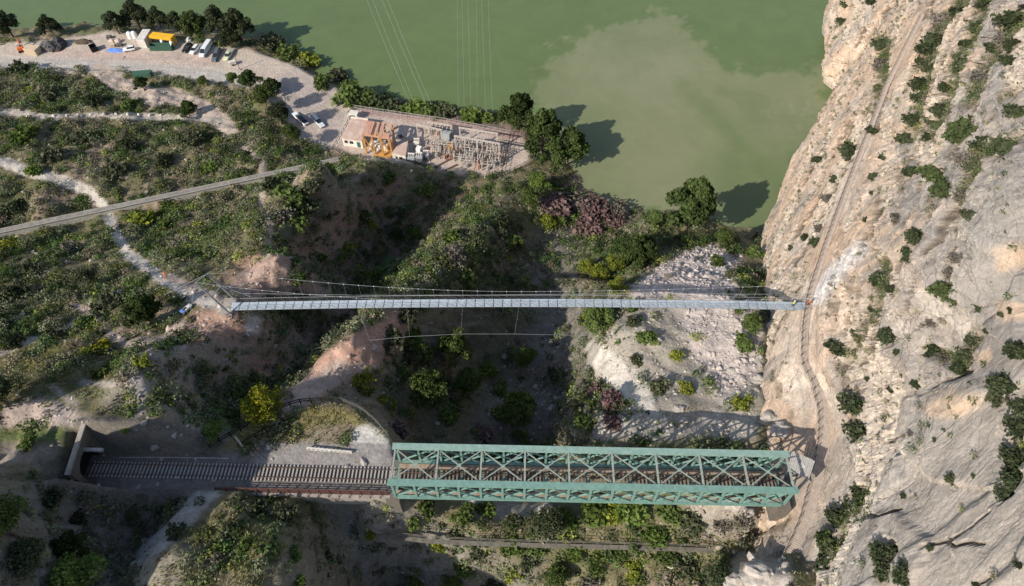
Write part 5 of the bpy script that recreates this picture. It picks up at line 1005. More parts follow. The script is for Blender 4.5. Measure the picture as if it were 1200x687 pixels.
#@@E
# ------------------------------------------------------------------ vehicles
def car(px0,px1,kind,paint,label,group='vehicles parked on the gravel yard',zz=4.08,roof=None,Lf=None):
    a=V3(W(*px0,zz)); b=V3(W(*px1,zz)); Ln=Lf or (b-a).length; mid=(a+b)/2; rz=math.atan2(a.y-b.y,a.x-b.x)   # px0 = nose
    Wd,Ht={'hatch':(1.85,1.5),'van':(2.1,2.3),'estate':(1.9,1.55),'pickup':(1.85,1.75),'jeep':(1.8,1.7)}[kind]; hl=Ln/2
    e=empty('parked_van' if kind=='van' else 'parked_car',mid,label,'van' if kind=='van' else 'car',group,rz)
    pr={'hatch':[(-1,.55,.95),(-.96,.3,1.0),(.55,.3,.98),(.96,.3,.8),(1,.5,.72)],'estate':[(-1,.55,.98),(-.96,.3,1.0),(.5,.3,.98),(.96,.3,.78),(1,.5,.7)],'van':[(-1,.5,1.25),(-.98,.35,1.3),(.6,.35,1.25),(.95,.35,1.05),(1,.5,.85)],'pickup':[(-1,.6,.95),(-.97,.4,1.0),(.5,.4,1.0),(.96,.4,.9),(1,.6,.8)],'jeep':[(-1,.6,1.0),(-.97,.4,1.05),(.45,.4,1.05),(.96,.4,.95),(1,.6,.85)]}[kind]
    mb=MB(); w=Wd/2
    mb.loft([[(x*hl,-w*(.9 if abs(x)>.97 else 1),z0),(x*hl,w*(.9 if abs(x)>.97 else 1),z0),(x*hl,w*(.9 if abs(x)>.97 else 1),z1*.8),(x*hl,w*.88,z1),(x*hl,-w*.88,z1),(x*hl,-w*(.9 if abs(x)>.97 else 1),z1*.8)] for x,z0,z1 in pr]); mb.build('body',paint,e,.03)
    c0,c1,c2,c3={'hatch':(-.95,-.72,.12,.5),'estate':(-.97,-.85,.1,.48),'van':(-.99,-.96,.42,.72),'pickup':(-.2,-.12,.25,.5),'jeep':(-.96,-.9,.1,.32)}[kind]; zb=1.0 if kind!='van' else 1.25
    mb=MB(); wr=w*.72 if kind!='van' else w*.86
    mb.loft([[(c0*hl,-w*.86,zb-.05),(c0*hl,w*.86,zb-.05),(c0*hl*1.0,w*.86,zb),(c0*hl,-w*.86,zb)],[(c1*hl,-w*.86,zb-.05),(c1*hl,w*.86,zb-.05),(c1*hl,wr,Ht-.05),(c1*hl,-wr,Ht-.05)],[(c2*hl,-w*.86,zb-.05),(c2*hl,w*.86,zb-.05),(c2*hl,wr,Ht-.05),(c2*hl,-wr,Ht-.05)],[(c3*hl,-w*.84,zb-.08),(c3*hl,w*.84,zb-.08),(c3*hl,w*.84,zb),(c3*hl,-w*.84,zb)]]); mb.build('windows',M_GLASS if kind!='van' else paint,e)
    MB().box(((c1+c2)/2*hl,0,Ht-.02),((c2-c1)*hl*.96,wr*1.9,.07)).build('roof',roof or paint,e,.02)
    if kind=='van':
        MB().loft([[((c2+.01)*hl,-wr*.92,Ht-.1),((c2+.01)*hl,wr*.92,Ht-.1),((c2+.01)*hl,wr*.92,Ht-.05),((c2+.01)*hl,-wr*.92,Ht-.05)],[((c3+.01)*hl,-w*.8,zb),((c3+.01)*hl,w*.8,zb),((c3+.01)*hl,w*.8,zb+.06),((c3+.01)*hl,-w*.8,zb+.06)]]).build('windscreen',M_GLASS,e)
    if kind=='pickup': MB().box((-.58*hl,0,1.0),(.7*hl,Wd*.78,.05)).build('load_bed',M_GREYP,e)
    for x in (-.62,.62):
        for s in (-1,1):
            wh=MB().tube([(x*hl,s*(w-.22),.34),(x*hl,s*(w+.02),.34)],.34,12).build('wheel',M_BLACK,e); MB().tube([(x*hl,s*(w-.0),.34),(x*hl,s*(w+.035),.34)],.19,10).build('rim',M_STEEL,wh)
    for s in (-1,1): MB().box((.985*hl,s*w*.62,.68),(.08,.36,.16)).build('headlight',M_WHITE,e); MB().box((-.985*hl,s*w*.68,.85),(.08,.2,.24)).build('tail_light',M_RUST,e)
    return e
PB=mat('black car paint',(.015,.015,.018),.25,.1,2,spec=.5); PW=mat('white car paint',(.80,.80,.79),.3,.04,2,spec=.5); PG=mat('slate grey car paint',(.11,.14,.16),.3,.1,2,spec=.5); PY=mat('pale green yellow car paint',(.62,.66,.42),.4,.06,2); PS=mat('silver car paint',(.60,.62,.63),.3,.05,2,spec=.5); PV=mat('white van paint',(.74,.77,.82),.35,.05,2)
car((215.5,63),(224,53.5),'estate',PB,'black car at the left end of the parked row beside the white hatchback')
car((224.5,65),(233,54.5),'hatch',PW,'white hatchback between the black car and the white van')
car((236.5,68.5),(247.5,52),'van',PV,'tall white panel van in the middle of the parked row')
car((250.5,74),(257,58.5),'estate',PG,'slate grey estate car on the right side of the white van')
car((264.5,72.5),(272.5,60),'pickup',PY,'pale yellow green pickup at the right end of the parked row')
car((145,60.5),(159,58.2),'jeep',PW,'small white off road car beside the blue tarpaulin')
car((344.5,134),(360,147.5),'hatch',PW,'white car with dark windows parked in the shade, nearest the bank',roof=PB)
car((379,150.5),(366.5,136.5),'hatch',PS,'pale silver car half in the shade near the rusty building')
tl=empty('small_trailer',G(273,76),'small white box trailer in front of the yellow green pickup','trailer',None,.5); MB().box((0,0,.95),(2.4,1.6,1.1)).build('box_body',M_OWHITE,tl,.04); MB().bar((1.2,0,.5),(2.2,0,.45),.12).build('drawbar',M_STEEL,tl)
for s in (-1,1): MB().tube([(0,s*.7,.35),(0,s*.9,.35)],.35,10).build('wheel',M_BLACK,tl)
# ------------------------------------------------------------------ the work yard
def container(name,pa,pb,wd,h,m,label,z0=4.05,cat='container',rib=True,door=True,open_top=False,doorm=None):
    a=V3(W(*pa,z0)); b=V3(W(*pb,z0)); L=(b-a).length; rz=math.atan2(b.y-a.y,b.x-a.x); e=empty(name,(a+b)/2,label,cat,None,rz); mb=MB()
    if open_top:
        for s in (-1,1): mb.box((0,s*(wd/2-.06),h/2),(L,.12,h)); mb.box((s*(L/2-.06),0,h/2),(.12,wd-.24,h))
        mb.box((0,0,.1),(L-.2,wd-.2,.12))
    else: mb.box((0,0,h/2),(L,wd,h))
    n=int(L/.45)
    if rib:
        for i in range(n):
            for s in (-1,1): mb.box((-L/2+.25+i*(L-.5)/max(1,n-1),s*(wd/2+.03),h/2),(.2,.06,h*.88))
    mb.build('shell',m,e)
    if not open_top: MB().box((0,0,h+.03),(L+.06,wd+.06,.07)).build('roof',m,e)
    if door:
        d=MB().box((L/2+.03,-wd*.24,h/2),(.06,wd*.44,h*.86)).build('door',doorm or m,e); MB().bar((L/2+.09,-wd*.1,h*.15),(L/2+.09,-wd*.1,h*.85),.05).build('handle',M_STEEL,d)
        d=MB().box((L/2+.03,wd*.24,h/2),(.06,wd*.44,h*.86)).build('door',doorm or m,e); MB().bar((L/2+.09,wd*.1,h*.15),(L/2+.09,wd*.1,h*.85),.05).build('handle',M_STEEL,d)
    return e,L
container('site_shed',(168.5,56.5),(176,44),2.9,3.3,M_OWHITE,'white metal shed standing end on beside the yellow container',cat='shed')
ye,yl=container('shipping_container',(181,49.5),(206,52.5),2.9,3.3,M_YTARP,'bright yellow container with an open dark side in the work yard')
MB().box((-.3,-1.49,1.35),(yl*.86,.06,2.2)).build('dark_side_plate',M_BLACK,ye)  # black plate stands for the dark inside of the open side
container('skip_container',(177.5,57.5),(203.5,57.8),2.4,1.9,M_DGRN,'low dark green open skip in front of the yellow container',cat='skip',open_top=True,door=False)
for q,l in (((192,53.5),'white tank standing in the green skip, nearest the middle'),((203,55.5),'white tank at the right end of the green skip')):
    t=empty('water_tank',G(*q),l,'tank',None); t.location.z=4.2; MB().tube([(0,0,0),(0,0,1.9),(0,0,2.2),(0,0,2.35)],[.65,.65,.5,.15],14).build('shell',M_WHITE,t,smooth=False); MB().tube([(0,0,2.3),(0,0,2.45)],.2,10).build('cap',M_GREYP,t)
for q,l in (((153.5,44.5),'white domed tank on the yard edge, left of its twin'),((158.8,44),'white domed tank on the yard edge, right of its twin')):
    t=empty('domed_tank',G(*q),l,'tank'); MB().tube([(0,0,0),(0,0,1.4),(0,0,2.0),(0,0,2.45),(0,0,2.65)],[1.0,1.0,.92,.6,.1],16).build('shell',M_WHITE,t); MB().tube([(0,0,2.6),(0,0,2.75)],.18,8).build('cap',M_GREYP,t)
container('dark_skip',(107,60),(114.5,57.5),3.0,1.8,M_BLACK,'black open skip alone on the pink gravel',cat='skip',open_top=True,door=False)
container('site_container',(33.5,61),(47,63),3.0,2.2,M_TANB,'tan flat site container beside the orange excavator')
def heap(name,px,py,rx,ry,h,m,label,cat,seed):
    p=G(px,py); bm=bmesh.new(); bmesh.ops.create_icosphere(bm,subdivisions=4,radius=1); 
    for v in bm.verts:
        n=float(fbm(np.array([v.co.x*1.7+seed]),np.array([v.co.y*1.7+v.co.z+seed]),4,seed)[0]); v.co=Vector((v.co.x*rx*(1+.35*n),v.co.y*ry*(1+.35*n),max(-.2,v.co.z*h*(1+.5*n))))
    me=bpy.data.meshes.new(name); bm.to_mesh(me); bm.free(); me.materials.append(m); o=link(name,me,None,p); return tag(o,label,cat)
heap('spoil_heap',57,56,3.6,2.8,2.2,M_DGREY,'rough dark grey spoil heap between the tan container and the netted pile','heap',3)
heap('covered_pile',69,55,2.6,3.6,2.8,mat('black netting',(.07,.065,.065),.95,.4,3,.8,9),'tall dark netted pile right of the grey spoil heap','pile',5)
heap('brush_pile',97,50,3.4,1.4,1.2,mat('dead brush',(.11,.08,.06),.95,.4,3,.8,9),'brown brush pile on the yard edge left of the black skip','pile',8)
heap('tarpaulin',136,59.5,3.4,1.3,.7,M_BLUE,'crumpled blue tarpaulin over materials beside the white off road car','tarpaulin',9)
heap('white_boulder',221,47.5,1.2,1.7,1.0,M_OWHITE,'pale boulder behind the black parked car','boulder',12)
for i,(q,m,l) in enumerate([((131.5,49.5),M_BAG,'pinkish bulk bag above the blue tarpaulin, left one'),((138.5,49.5),M_BAG,'pinkish bulk bag above the blue tarpaulin, right one')]):
    t=empty('bulk_bag',G(*q),l,'bag'); MB().loft([[(-.7,-.7,0),(.7,-.7,0),(.7,.7,0),(-.7,.7,0)],[(-.85,-.85,.6),(.85,-.85,.6),(.85,.85,.6),(-.85,.85,.6)],[(-.7,-.7,1.2),(.7,-.7,1.2),(.7,.7,1.2),(-.7,.7,1.2)],[(-.2,-.2,1.35),(.2,-.2,1.35),(.2,.2,1.35),(-.2,.2,1.35)]]).build('sack',m,t); MB().tube([(-.6,-.6,1.2),(-.2,-.2,1.6),(.6,.6,1.2)],.05,5).build('strap',M_GREYP,t)
for q,m,l in (((132.5,54.5),M_TANB,'yellow brown pallet stack above the blue tarpaulin'),((141,54),M_DGREY,'dark crate stack beside the pallet stack'),((128.5,45),M_DGREY,'dark scrap stack at the yard edge')):
    t=empty('pallet_stack',G(*q),l,'pallets',None,.2); 
    for k in range(4): MB().box((0,0,.12+k*.26),(1.8-.1*(k%2),1.5,.12)).build('pallet',m,t)
ex=empty('excavator',G(26,60),'small orange excavator with raised arm at the left of the yard','excavator',None,2.1)
for s in (-1,1): MB().box((0,s*.85,.38),(2.6,.5,.75)).build('track',M_BLACK,ex,.12)
hs=MB().box((-.2,0,1.35),(2.3,1.9,1.0)).build('house',M_ORG,ex,.1); MB().box((.35,.45,2.2),(1.1,.95,1.2)).build('cab',M_OWHITE,ex,.08); MB().box((.93,.45,2.25),(.05,.8,.8)).build('window',M_GLASS,ex)
MB().bar((.9,-.3,1.5),(2.6,-.3,3.3),.35,.45).build('boom',M_ORG,ex); MB().bar((2.6,-.3,3.3),(4.1,-.3,1.9),.28,.35).build('arm',M_RUSTR,ex); MB().loft([[(3.9,-.8,1.9),(3.9,.2,1.9),(4.3,.2,1.8),(4.3,-.8,1.8)],[(3.7,-.8,1.1),(3.7,.2,1.1),(4.1,.2,1.0),(4.1,-.8,1.0)]]).build('bucket',M_DGREY,ex)
container('canopy_shed',(158,91),(179,89.5),2.2,1.9,M_DGRN,'long low dark green shed at the lower edge of the yard',cat='shed',rib=False)
lp=empty('lamp_post',G(281,82),'slim dark lamp post casting a shadow beside the pickup','lamp post'); MB().tube([(0,0,-.3),(0,0,6)],.1,8).build('pole',M_DGREY,lp); MB().bar((0,0,5.95),(.9,.3,6.1),.1).build('arm',M_DGREY,lp); MB().box((1.0,.33,6.08),(.5,.25,.12),.3).build('lamp',M_GREYP,lp); MB().box((0,0,.1),(.8,.8,.4)).build('base',M_CONC,lp)
for i,(a,b) in enumerate([(63,136.5),(79,136),(92,135.5),(107,135),(122,134.5),(136,134.5),(150,134.5),(163,135),(176,135.5),(189,136)]):
    p=G(a,b); o=MB().loft([[(-.45,-.35,-.2),(.45,-.35,-.2),(.45,.35,-.2),(-.45,.35,-.2)],[(-.5,-.4,.3),(.5,-.4,.3),(.45,.4,.3),(-.5,.4,.3)],[(-.3,-.25,.6),(.35,-.2,.6),(.3,.25,.6),(-.3,.25,.6)]]).build('marker_stone',M_OWHITE,None,.05); o.location=p; o.rotation_euler=(0,0,i*1.3); tag(o,'white painted marker stone along the pale footpath below the yard','stone','white stones lining the footpath')
# ------------------------------------------------------------------ electric substation by the lake
Z5=5.05
def quad(pts): return [V3(W(a,b,z)) for a,b,z in pts]
mbd=empty('substation_building',V3(W(413,158,Z5)),'flat pink roofed white building at the left end of the substation','building'); o_=mbd.location
RB=[W(400.5,162,Z5+2.9),W(424,165.5,Z5+2.9),W(431,141.5,Z5+2.9),W(412,139,Z5+2.9)]; fp=[(q[0],q[1]) for q in RB]
MB(o_).prism(fp,Z5-.3,Z5+2.85).build('walls',M_OWHITE,mbd); c_=np.mean(fp,0); fp2=[tuple(c_+(np.array(q)-c_)*1.04) for q in fp]; MB(o_).prism(fp2,Z5+2.853,Z5+3.1).build('roof',M_PINKR,mbd)
a,b=Vector((*fp[0],0)),Vector((*fp[1],0)); nrm=Vector(((b-a).y,-(b-a).x,0)).normalized()
for f,w_,z_,n_ in ((.45,1.2,1.7,'window'),(.8,1.1,1.2,'door'),(.18,1.0,1.7,'window')):
    q=a.lerp(b,f); f_=MB(o_).bar(q-(b-a).normalized()*w_/2+nrm*.03+Vector((0,0,Z5+z_)),q+(b-a).normalized()*w_/2+nrm*.03+Vector((0,0,Z5+z_)),.08,1.0 if n_=='window' else 2.1).build(n_,M_GLASS if n_=='window' else M_DGRN,mbd)
MB(o_).bar(Vector((*fp2[3],Z5+3.3)),Vector((*fp2[2],Z5+3.3)),.3,.45).build('parapet',M_OWHITE,mbd)
st=container('annex_box',(411,138),(421,139.5),2.0,2.4,M_OWHITE,'small white annex with a dark door behind the pink roof',z0=Z5,cat='outbuilding',rib=False)
MB().box((st[1]/2-1.6,-1.03,1.1),(1.6,.06,1.6)).build('dark_door',M_BLACK,st[0])
# gantry hall: rusty roof on yellow legs
ga=empty('gantry_hall',V3(W(445,170,Z5)),'rusty red roofed steel hall on tall yellow legs','gantry hall'); o_=ga.location; GZ=Z5+7.6
RQ=[W(425,157,GZ),W(456,161.5,GZ),W(459,146,GZ),W(431,142,GZ)]; fq=[(q[0],q[1]) for q in RQ]; fqa=np.array(fq)
def gq(u,v): return Vector((*((fqa[0]*(1-u)+fqa[1]*u)*(1-v)+(fqa[3]*(1-u)+fqa[2]*u)*v),0))
rp=MB(o_)
for i in (0,1,2,4,6):
    u0,u1=i*.72/7,(i+.96)*.72/7; rp.prism([tuple(gq(u0,0)[:2]),tuple(gq(u1,0)[:2]),tuple(gq(u1,1)[:2]),tuple(gq(u0,1)[:2])],GZ,GZ+.16+.05*(i%2))
rp.build('roof',M_RUSTR,ga)
MB(o_).prism([tuple(gq(.74,.0)[:2]),tuple(gq(1,.0)[:2]),tuple(gq(1,.3)[:2]),tuple(gq(.74,.3)[:2])],GZ,GZ+.16).build('roof_panel',M_RUSTR,ga)
for u in (0,.33,.66,1):
    for v in (0,1): MB(o_).bar(gq(u,v)+Vector((0,0,Z5-.2)),gq(u,v)+Vector((0,0,GZ-.02)),.5,.5).build('leg',M_YEL,ga)
for v in (0,1): MB(o_).bar(gq(0,v)+Vector((0,0,GZ-.3)),gq(1,v)+Vector((0,0,GZ-.3)),.3,.5).build('beam',M_RUSTR,ga)
for u in (0,.33,.66,1): MB(o_).bar(gq(u,0)+Vector((0,0,GZ-.32)),gq(u,1)+Vector((0,0,GZ-.32)),.3,.4).build('beam',M_RUSTR,ga)
for u0,u1 in ((0,.33),(.66,1)): MB(o_).bar(gq(u0,0)+Vector((0,0,Z5+.4)),gq(u1,0)+Vector((0,0,GZ-1)),.28,.28).build('brace',M_YEL,ga); MB(o_).bar(gq(u1,0)+Vector((0,0,Z5+.4)),gq(u0,0)+Vector((0,0,GZ-1)),.28,.28).build('brace',M_YEL,ga)
MB(o_).bar(gq(1,0)+Vector((.3,0,Z5+2.6)),gq(1,1)+Vector((.3,0,Z5+2.6)),.2,5.2).build('end_wall',M_RUSTR,ga)
MB(o_).bar(gq(.05,.5)+Vector((0,0,Z5+1.0)),gq(.8,.5)+Vector((0,0,Z5+1.0)),2.2,2.0).build('machine_block',M_OWHITE,ga,.1)
single('yellow_slab',MB(V3(W(455,182,Z5))).prism([tuple(W(438,183,Z5)[:2]),tuple(W(456,190,Z5)[:2]),tuple(W(464,166,Z5)[:2]),tuple(W(455,168,Z5)[:2])],Z5-.1,Z5+.25),M_YEL,'yellow painted concrete slab at the foot of the gantry hall','slab')
ht=empty('white_hut',V3(W(467,184,Z5)),'white hut with tan flat roof beside the yellow slab','hut'); o_=ht.location; hp=[tuple(W(a,b,Z5+3.3)[:2]) for a,b in ((459.5,180),(475,182.5),(478,166),(467,169))]
MB(o_).prism(hp,Z5-.2,Z5+3.25).build('walls',M_OWHITE,ht); c_=np.mean(hp,0); MB(o_).prism([tuple(c_+(np.array(q)-c_)*1.05) for q in hp],Z5+3.253,Z5+3.45).build('roof',M_PINKR,ht)
a,b=Vector((*hp[0],0)),Vector((*hp[1],0)); nrm=Vector(((b-a).y,-(b-a).x,0)).normalized(); t_=(b-a).normalized()
for f,w_,zz_,h_,n_ in ((.3,.7,2.0,.7,'window'),(.6,.9,1.3,2.2,'door')): q=a.lerp(b,f)+nrm*.03; MB(o_).bar(q-t_*w_/2+Vector((0,0,Z5+zz_)),q+t_*w_/2+Vector((0,0,Z5+zz_)),.08,h_).build(n_,M_GLASS,ht)
def transformer(px,py,s,label,m=M_GREYP):
    e=empty('transformer',V3(W(px,py,Z5)),label,'transformer',None,-.12); MB().box((0,0,1.15*s),(2.0*s,1.5*s,2.1*s)).build('tank',m,e,.06)
    for k in (-1,1):
        rd=MB()
        for i in range(6): rd.box((-.8*s+i*.32*s,k*1.0*s,1.1*s),(.1,.5*s,1.6*s))
        rd.build('radiator',m,e)
    for i in range(3): MB().tube([((i-1)*.6*s,0,2.2*s),((i-1)*.6*s,0,2.5*s),((i-1)*.6*s,0,3.1*s)],[.2*s,.13*s,.08*s],8).build('bushing',M_PORC,e)
    MB().tube([(-.9*s,.5*s,2.7*s),(.9*s,.5*s,2.7*s)],.3*s,10).build('conservator',M_OWHITE,e); MB().box((0,0,.05),(2.6*s,2.6*s,.3)).build('plinth',M_CONC,e)
transformer(483,191,1.15,'grey transformer right beside the white hut'); transformer(492,190,1.15,'grey transformer second from the white hut'); transformer(500,186,1.0,'smaller grey transformer third from the white hut'); transformer(489,172,1.0,'grey transformer behind the pair near the hut',M_OWHITE)
def gantry(pa,pb,h,n,label):
    a=V3(W(*pa,Z5)); b=V3(W(*pb,Z5)); e=empty('line_gantry',a,label,'gantry'); rz=math.atan2(b.y-a.y,b.x-a.x); e.rotation_euler=(0,0,rz); L=(b-a).length
    for i in range(n):
        x=L*i/(n-1); m=MB(); 
        for s in (-1,1): m.bar((x+s*.3,0,-.2),(x+s*.12,0,h),.16)
        for k in range(8): m.bar((x-.3+.02*k,0,.4+k*h/9),(x+.3-.02*k,0,.4+(k+1)*h/9),.08)
        m.build('post',M_GANT,e)
    bm_=MB(); bm_.bar((-.3,-.2,h),(L+.3,-.2,h),.2).bar((-.3,.2,h),(L+.3,.2,h),.2); k=int(L/.7)
    for i in range(k): bm_.bar((i*L/k,-.2,h),((i+1)*L/k,.2,h),.09)
    bm_.build('beam',M_GANT,e)
    for i in range(int(L/1.6)): MB().tube([(.8+i*1.6,0,h-.1),(.8+i*1.6,0,h-.9)],.13,6).build('insulator',M_PORC,e)
    return e
gantry((491,165.5),(519,172),6.6,3,'white line gantry nearest the rusty roofed hall')
gantry((535,182),(585,191),7.6,3,'long white line gantry across the middle of the switchyard')
gantry((540,168),(583,175),6.2,3,'second row line gantry behind the long one')
gantry((503,158),(530,162),5.0,2,'low line gantry at the lake side of the switchyard')
def rack(px,py,L,label,h=2.6,rz=-.13,g='switchgear racks in the switchyard'):
    e=empty('switchgear_rack',V3(W(px,py,Z5)),label,'switchgear',g,rz)
    for x in (-L/2,0,L/2):
        for y in (-.6,.6): MB().bar((x,y,-.1),(x,y,h),.16).build('leg',M_GANT if int(px)%3 else M_RAIL,e)
    f=MB()
    for y in (-.6,.6): f.bar((-L/2-.2,y,h),(L/2+.2,y,h),.16)
    for x in (-L/2,0,L/2): f.bar((x,-.6,h),(x,.6,h),.14)
    f.build('frame',M_GANT if int(px)%2 else M_RUST,e)
    for i in range(3):
        x=-L/2+.3+i*(L-.6)/2
        for y in (-.6,.6): MB().tube([(x,y,h),(x,y,h+.35),(x,y,h+.7),(x,y,h+1.1)],[.22,.12,.2,.1],7).build('insulator',M_PORC,e)
        MB().tube([(x,-.7,h+1.12),(x,.7,h+1.12)],.06,5).build('contact_bar',M_PORC,e)
    MB().box((0,0,.6),(1.0,.8,1.1)).build('drive_box',M_GREYP if int(px)%2 else M_RUSTR,e)
k=0
for j,(y0,xs) in enumerate([(160.5,(504,514,524)),(172,(540,550,560,570,580)),(180,(508,516,524,536,546,556,566,576,586)),(188,(512,521,530,540,550,560,570,582)),(195,(548,560,572))]):
    for i,x in enumerate(xs):
        row=('lake side','second','middle','front','foremost')[j]; rack(x+random.uniform(-1.5,1.5),y0+(x-540)*.13+random.uniform(-.8,.8),random.choice((2.6,3.2,3.6)),f'grey switchgear rack with white insulators, {ORD[i]} from the left in the {row} row'.replace('topmost','first'),random.choice((2.2,2.7,3.2)))
container('yellow_cabinet',(525,177),(532,178.5),2.0,2.4,M_YEL,'small yellow cabinet in the middle of the switchyard',z0=Z5,cat='cabinet',rib=False)
container('grey_kiosk',(517,160),(529,163),2.6,2.6,M_GREYP,'grey kiosk behind the low gantry on the lake side',z0=Z5,cat='kiosk',rib=False)
container('relay_cabinet',(489,179),(494,180),1.6,2.2,M_WHITE,'bright white relay cabinet above the transformers',z0=Z5,cat='cabinet',rib=False)
for pts,l in (([(601,151),(594,178),(587,209)],'tall dark fence across the right end of the switchyard'),([(584,168),(622,175),(621,192),(596,204)],'low dark fence around the empty corner of the switchyard'),([(416,128),(470,136),(520,143),(560,150),(600,158)],'thin fence along the lake side of the substation'),([(418,123),(406,150),(390,178)],'dark fence between the yard and the substation')):
    fence('security_fence',[V3(W(a,b,Z5)) for a,b in pts],2.1 if 'tall' in l else 1.6,2.0,M_DWOOD if 'thin' not in l else M_CONC,l,(.35,.97),.11)
for i,(a,b,c,l) in enumerate([((536,193,5),(512,204,5),0,'long steel channel lying on the ground before the switchyard'),((527,187,5),(510,196,5),0,'shorter steel channel lying on the ground before the switchyard')]):
    single('steel_channel',MB(V3(W(*a))).bar(V3(W(a[0],a[1],Z5+.15)),V3(W(b[0],b[1],Z5+.15)),.5,.3),M_RAIL,l,'steel channel')
for i,(a,b) in enumerate([(436,172),(446,176),(470,160),(480,165),(505,196),(428,168),(462,150),(520,198),(552,203),(498,152),(533,165)]):
    o=MB().loft([[(-.9,-.5,0),(.9,-.6,.05),(.9,-.55,.1),(-.9,-.45,.05)],[(-.8,.2,.35),(.8,.1,.2),(.8,.15,.25),(-.8,.25,.4)],[(-.9,.7,.05),(.9,.6,.3),(.9,.65,.35),(-.9,.75,.1)]]).build('scrap_sheet',[M_RUSTR,M_OWHITE,M_RUST][i%3]); o.location=V3(W(a,b,Z5)); o.rotation_euler=(0,0,i*1.1); tag(o,'bent sheet of scrap metal lying on the substation ground','scrap','scrap sheets around the substation')
# power lines over the lake
for i,(n_,f_) in enumerate([((479,118),(431,0)),((485,120),(438,0)),((499,121),(449,0)),((505,122),(455.5,0)),((537,128),(535.5,0)),((544,129),(541,0)),((552,129),(548,0)),((559.5,130),(558,0)),((569,131),(564.5,0)),((577,132),(572,0))]):
    a=V3(W(*n_,13)); b=V3(W(*f_,30)); b=a+(b-a)*1.7; c=MB(a); c.tube([a.lerp(b,t/12)+Vector((0,0,-2.5*4*(t/12)*(1-t/12)*.6)) for t in range(13)],.022,4); g=('slanting' if i<4 else 'upright'); k=i if i<4 else i-4
    single('power_cable',c,M_CABLE,f'thin pale power cable over the lake, {ORD[k].replace("topmost","first")} from the left in the {g} set','cable',f'{g} power cables over the lake')
# ------------------------------------------------------------------ boulders
for i,(a,b,r,l) in enumerate([(857,436,.95,'white boulder on the scree, upper of the two near the cliff'),(888,446,1.1,'bigger white boulder beside the cliff foot'),(705,441,.5,'small white boulder at the foot of the sand bank'),(795,480,.9,'pale boulder at the shadow edge below the scree'),(662,461,.6,'small white boulder on the dark stream bed'),(670,503,.6,'small pale boulder near the bridge in the gorge'),(555,592,1.2,'pale boulder beside the near truss chord'),(790,658,1.3,'pale boulder on the bottom slope under the walkway'),(862,590,1.6,'pale boulder at the right abutment'),(873,600,1.2,'grey boulder next to the pale one at the right abutment'),(888,676,2.3,'huge pale rock at the bottom edge beside the cliff'),(862,684,1.6,'large pale rock left of the huge one on the bottom edge'),(640,598,1.1,'white boulder by the dark round tree'),(915,505,1.8,'tan rock shoulder above the bridge end'),(900,492,1.4,'tan rock left of the rock shoulder')]):
    p=G(a,b); bm=bmesh.new(); bmesh.ops.create_icosphere(bm,subdivisions=3,radius=1); sx,sy,sz=1.15,.95,.75
    for v in bm.verts:
        q=np.array([v.co.x*1.3+i*3.1]),np.array([v.co.y*1.3+v.co.z*1.1-i]); n=float(fbm(*q,3,300+i)[0]); n2_=float(np.abs(fbm(q[0]*3,q[1]*3,2,330+i))[0]); v.co=Vector((v.co.x*sx,v.co.y*sy,v.co.z*sz))*r*(1+.5*n-.15*n2_)
    me=bpy.data.meshes.new('boulder'); bm.to_mesh(me); bm.free(); me.materials.append(mat('pale limestone',(.43,.385,.335),.9,.35,1.1,.5,5) if i==0 else bpy.data.materials['pale limestone']); o=link('boulder',me,None,p+Vector((0,0,r*.15))); tag(o,l,'boulder')
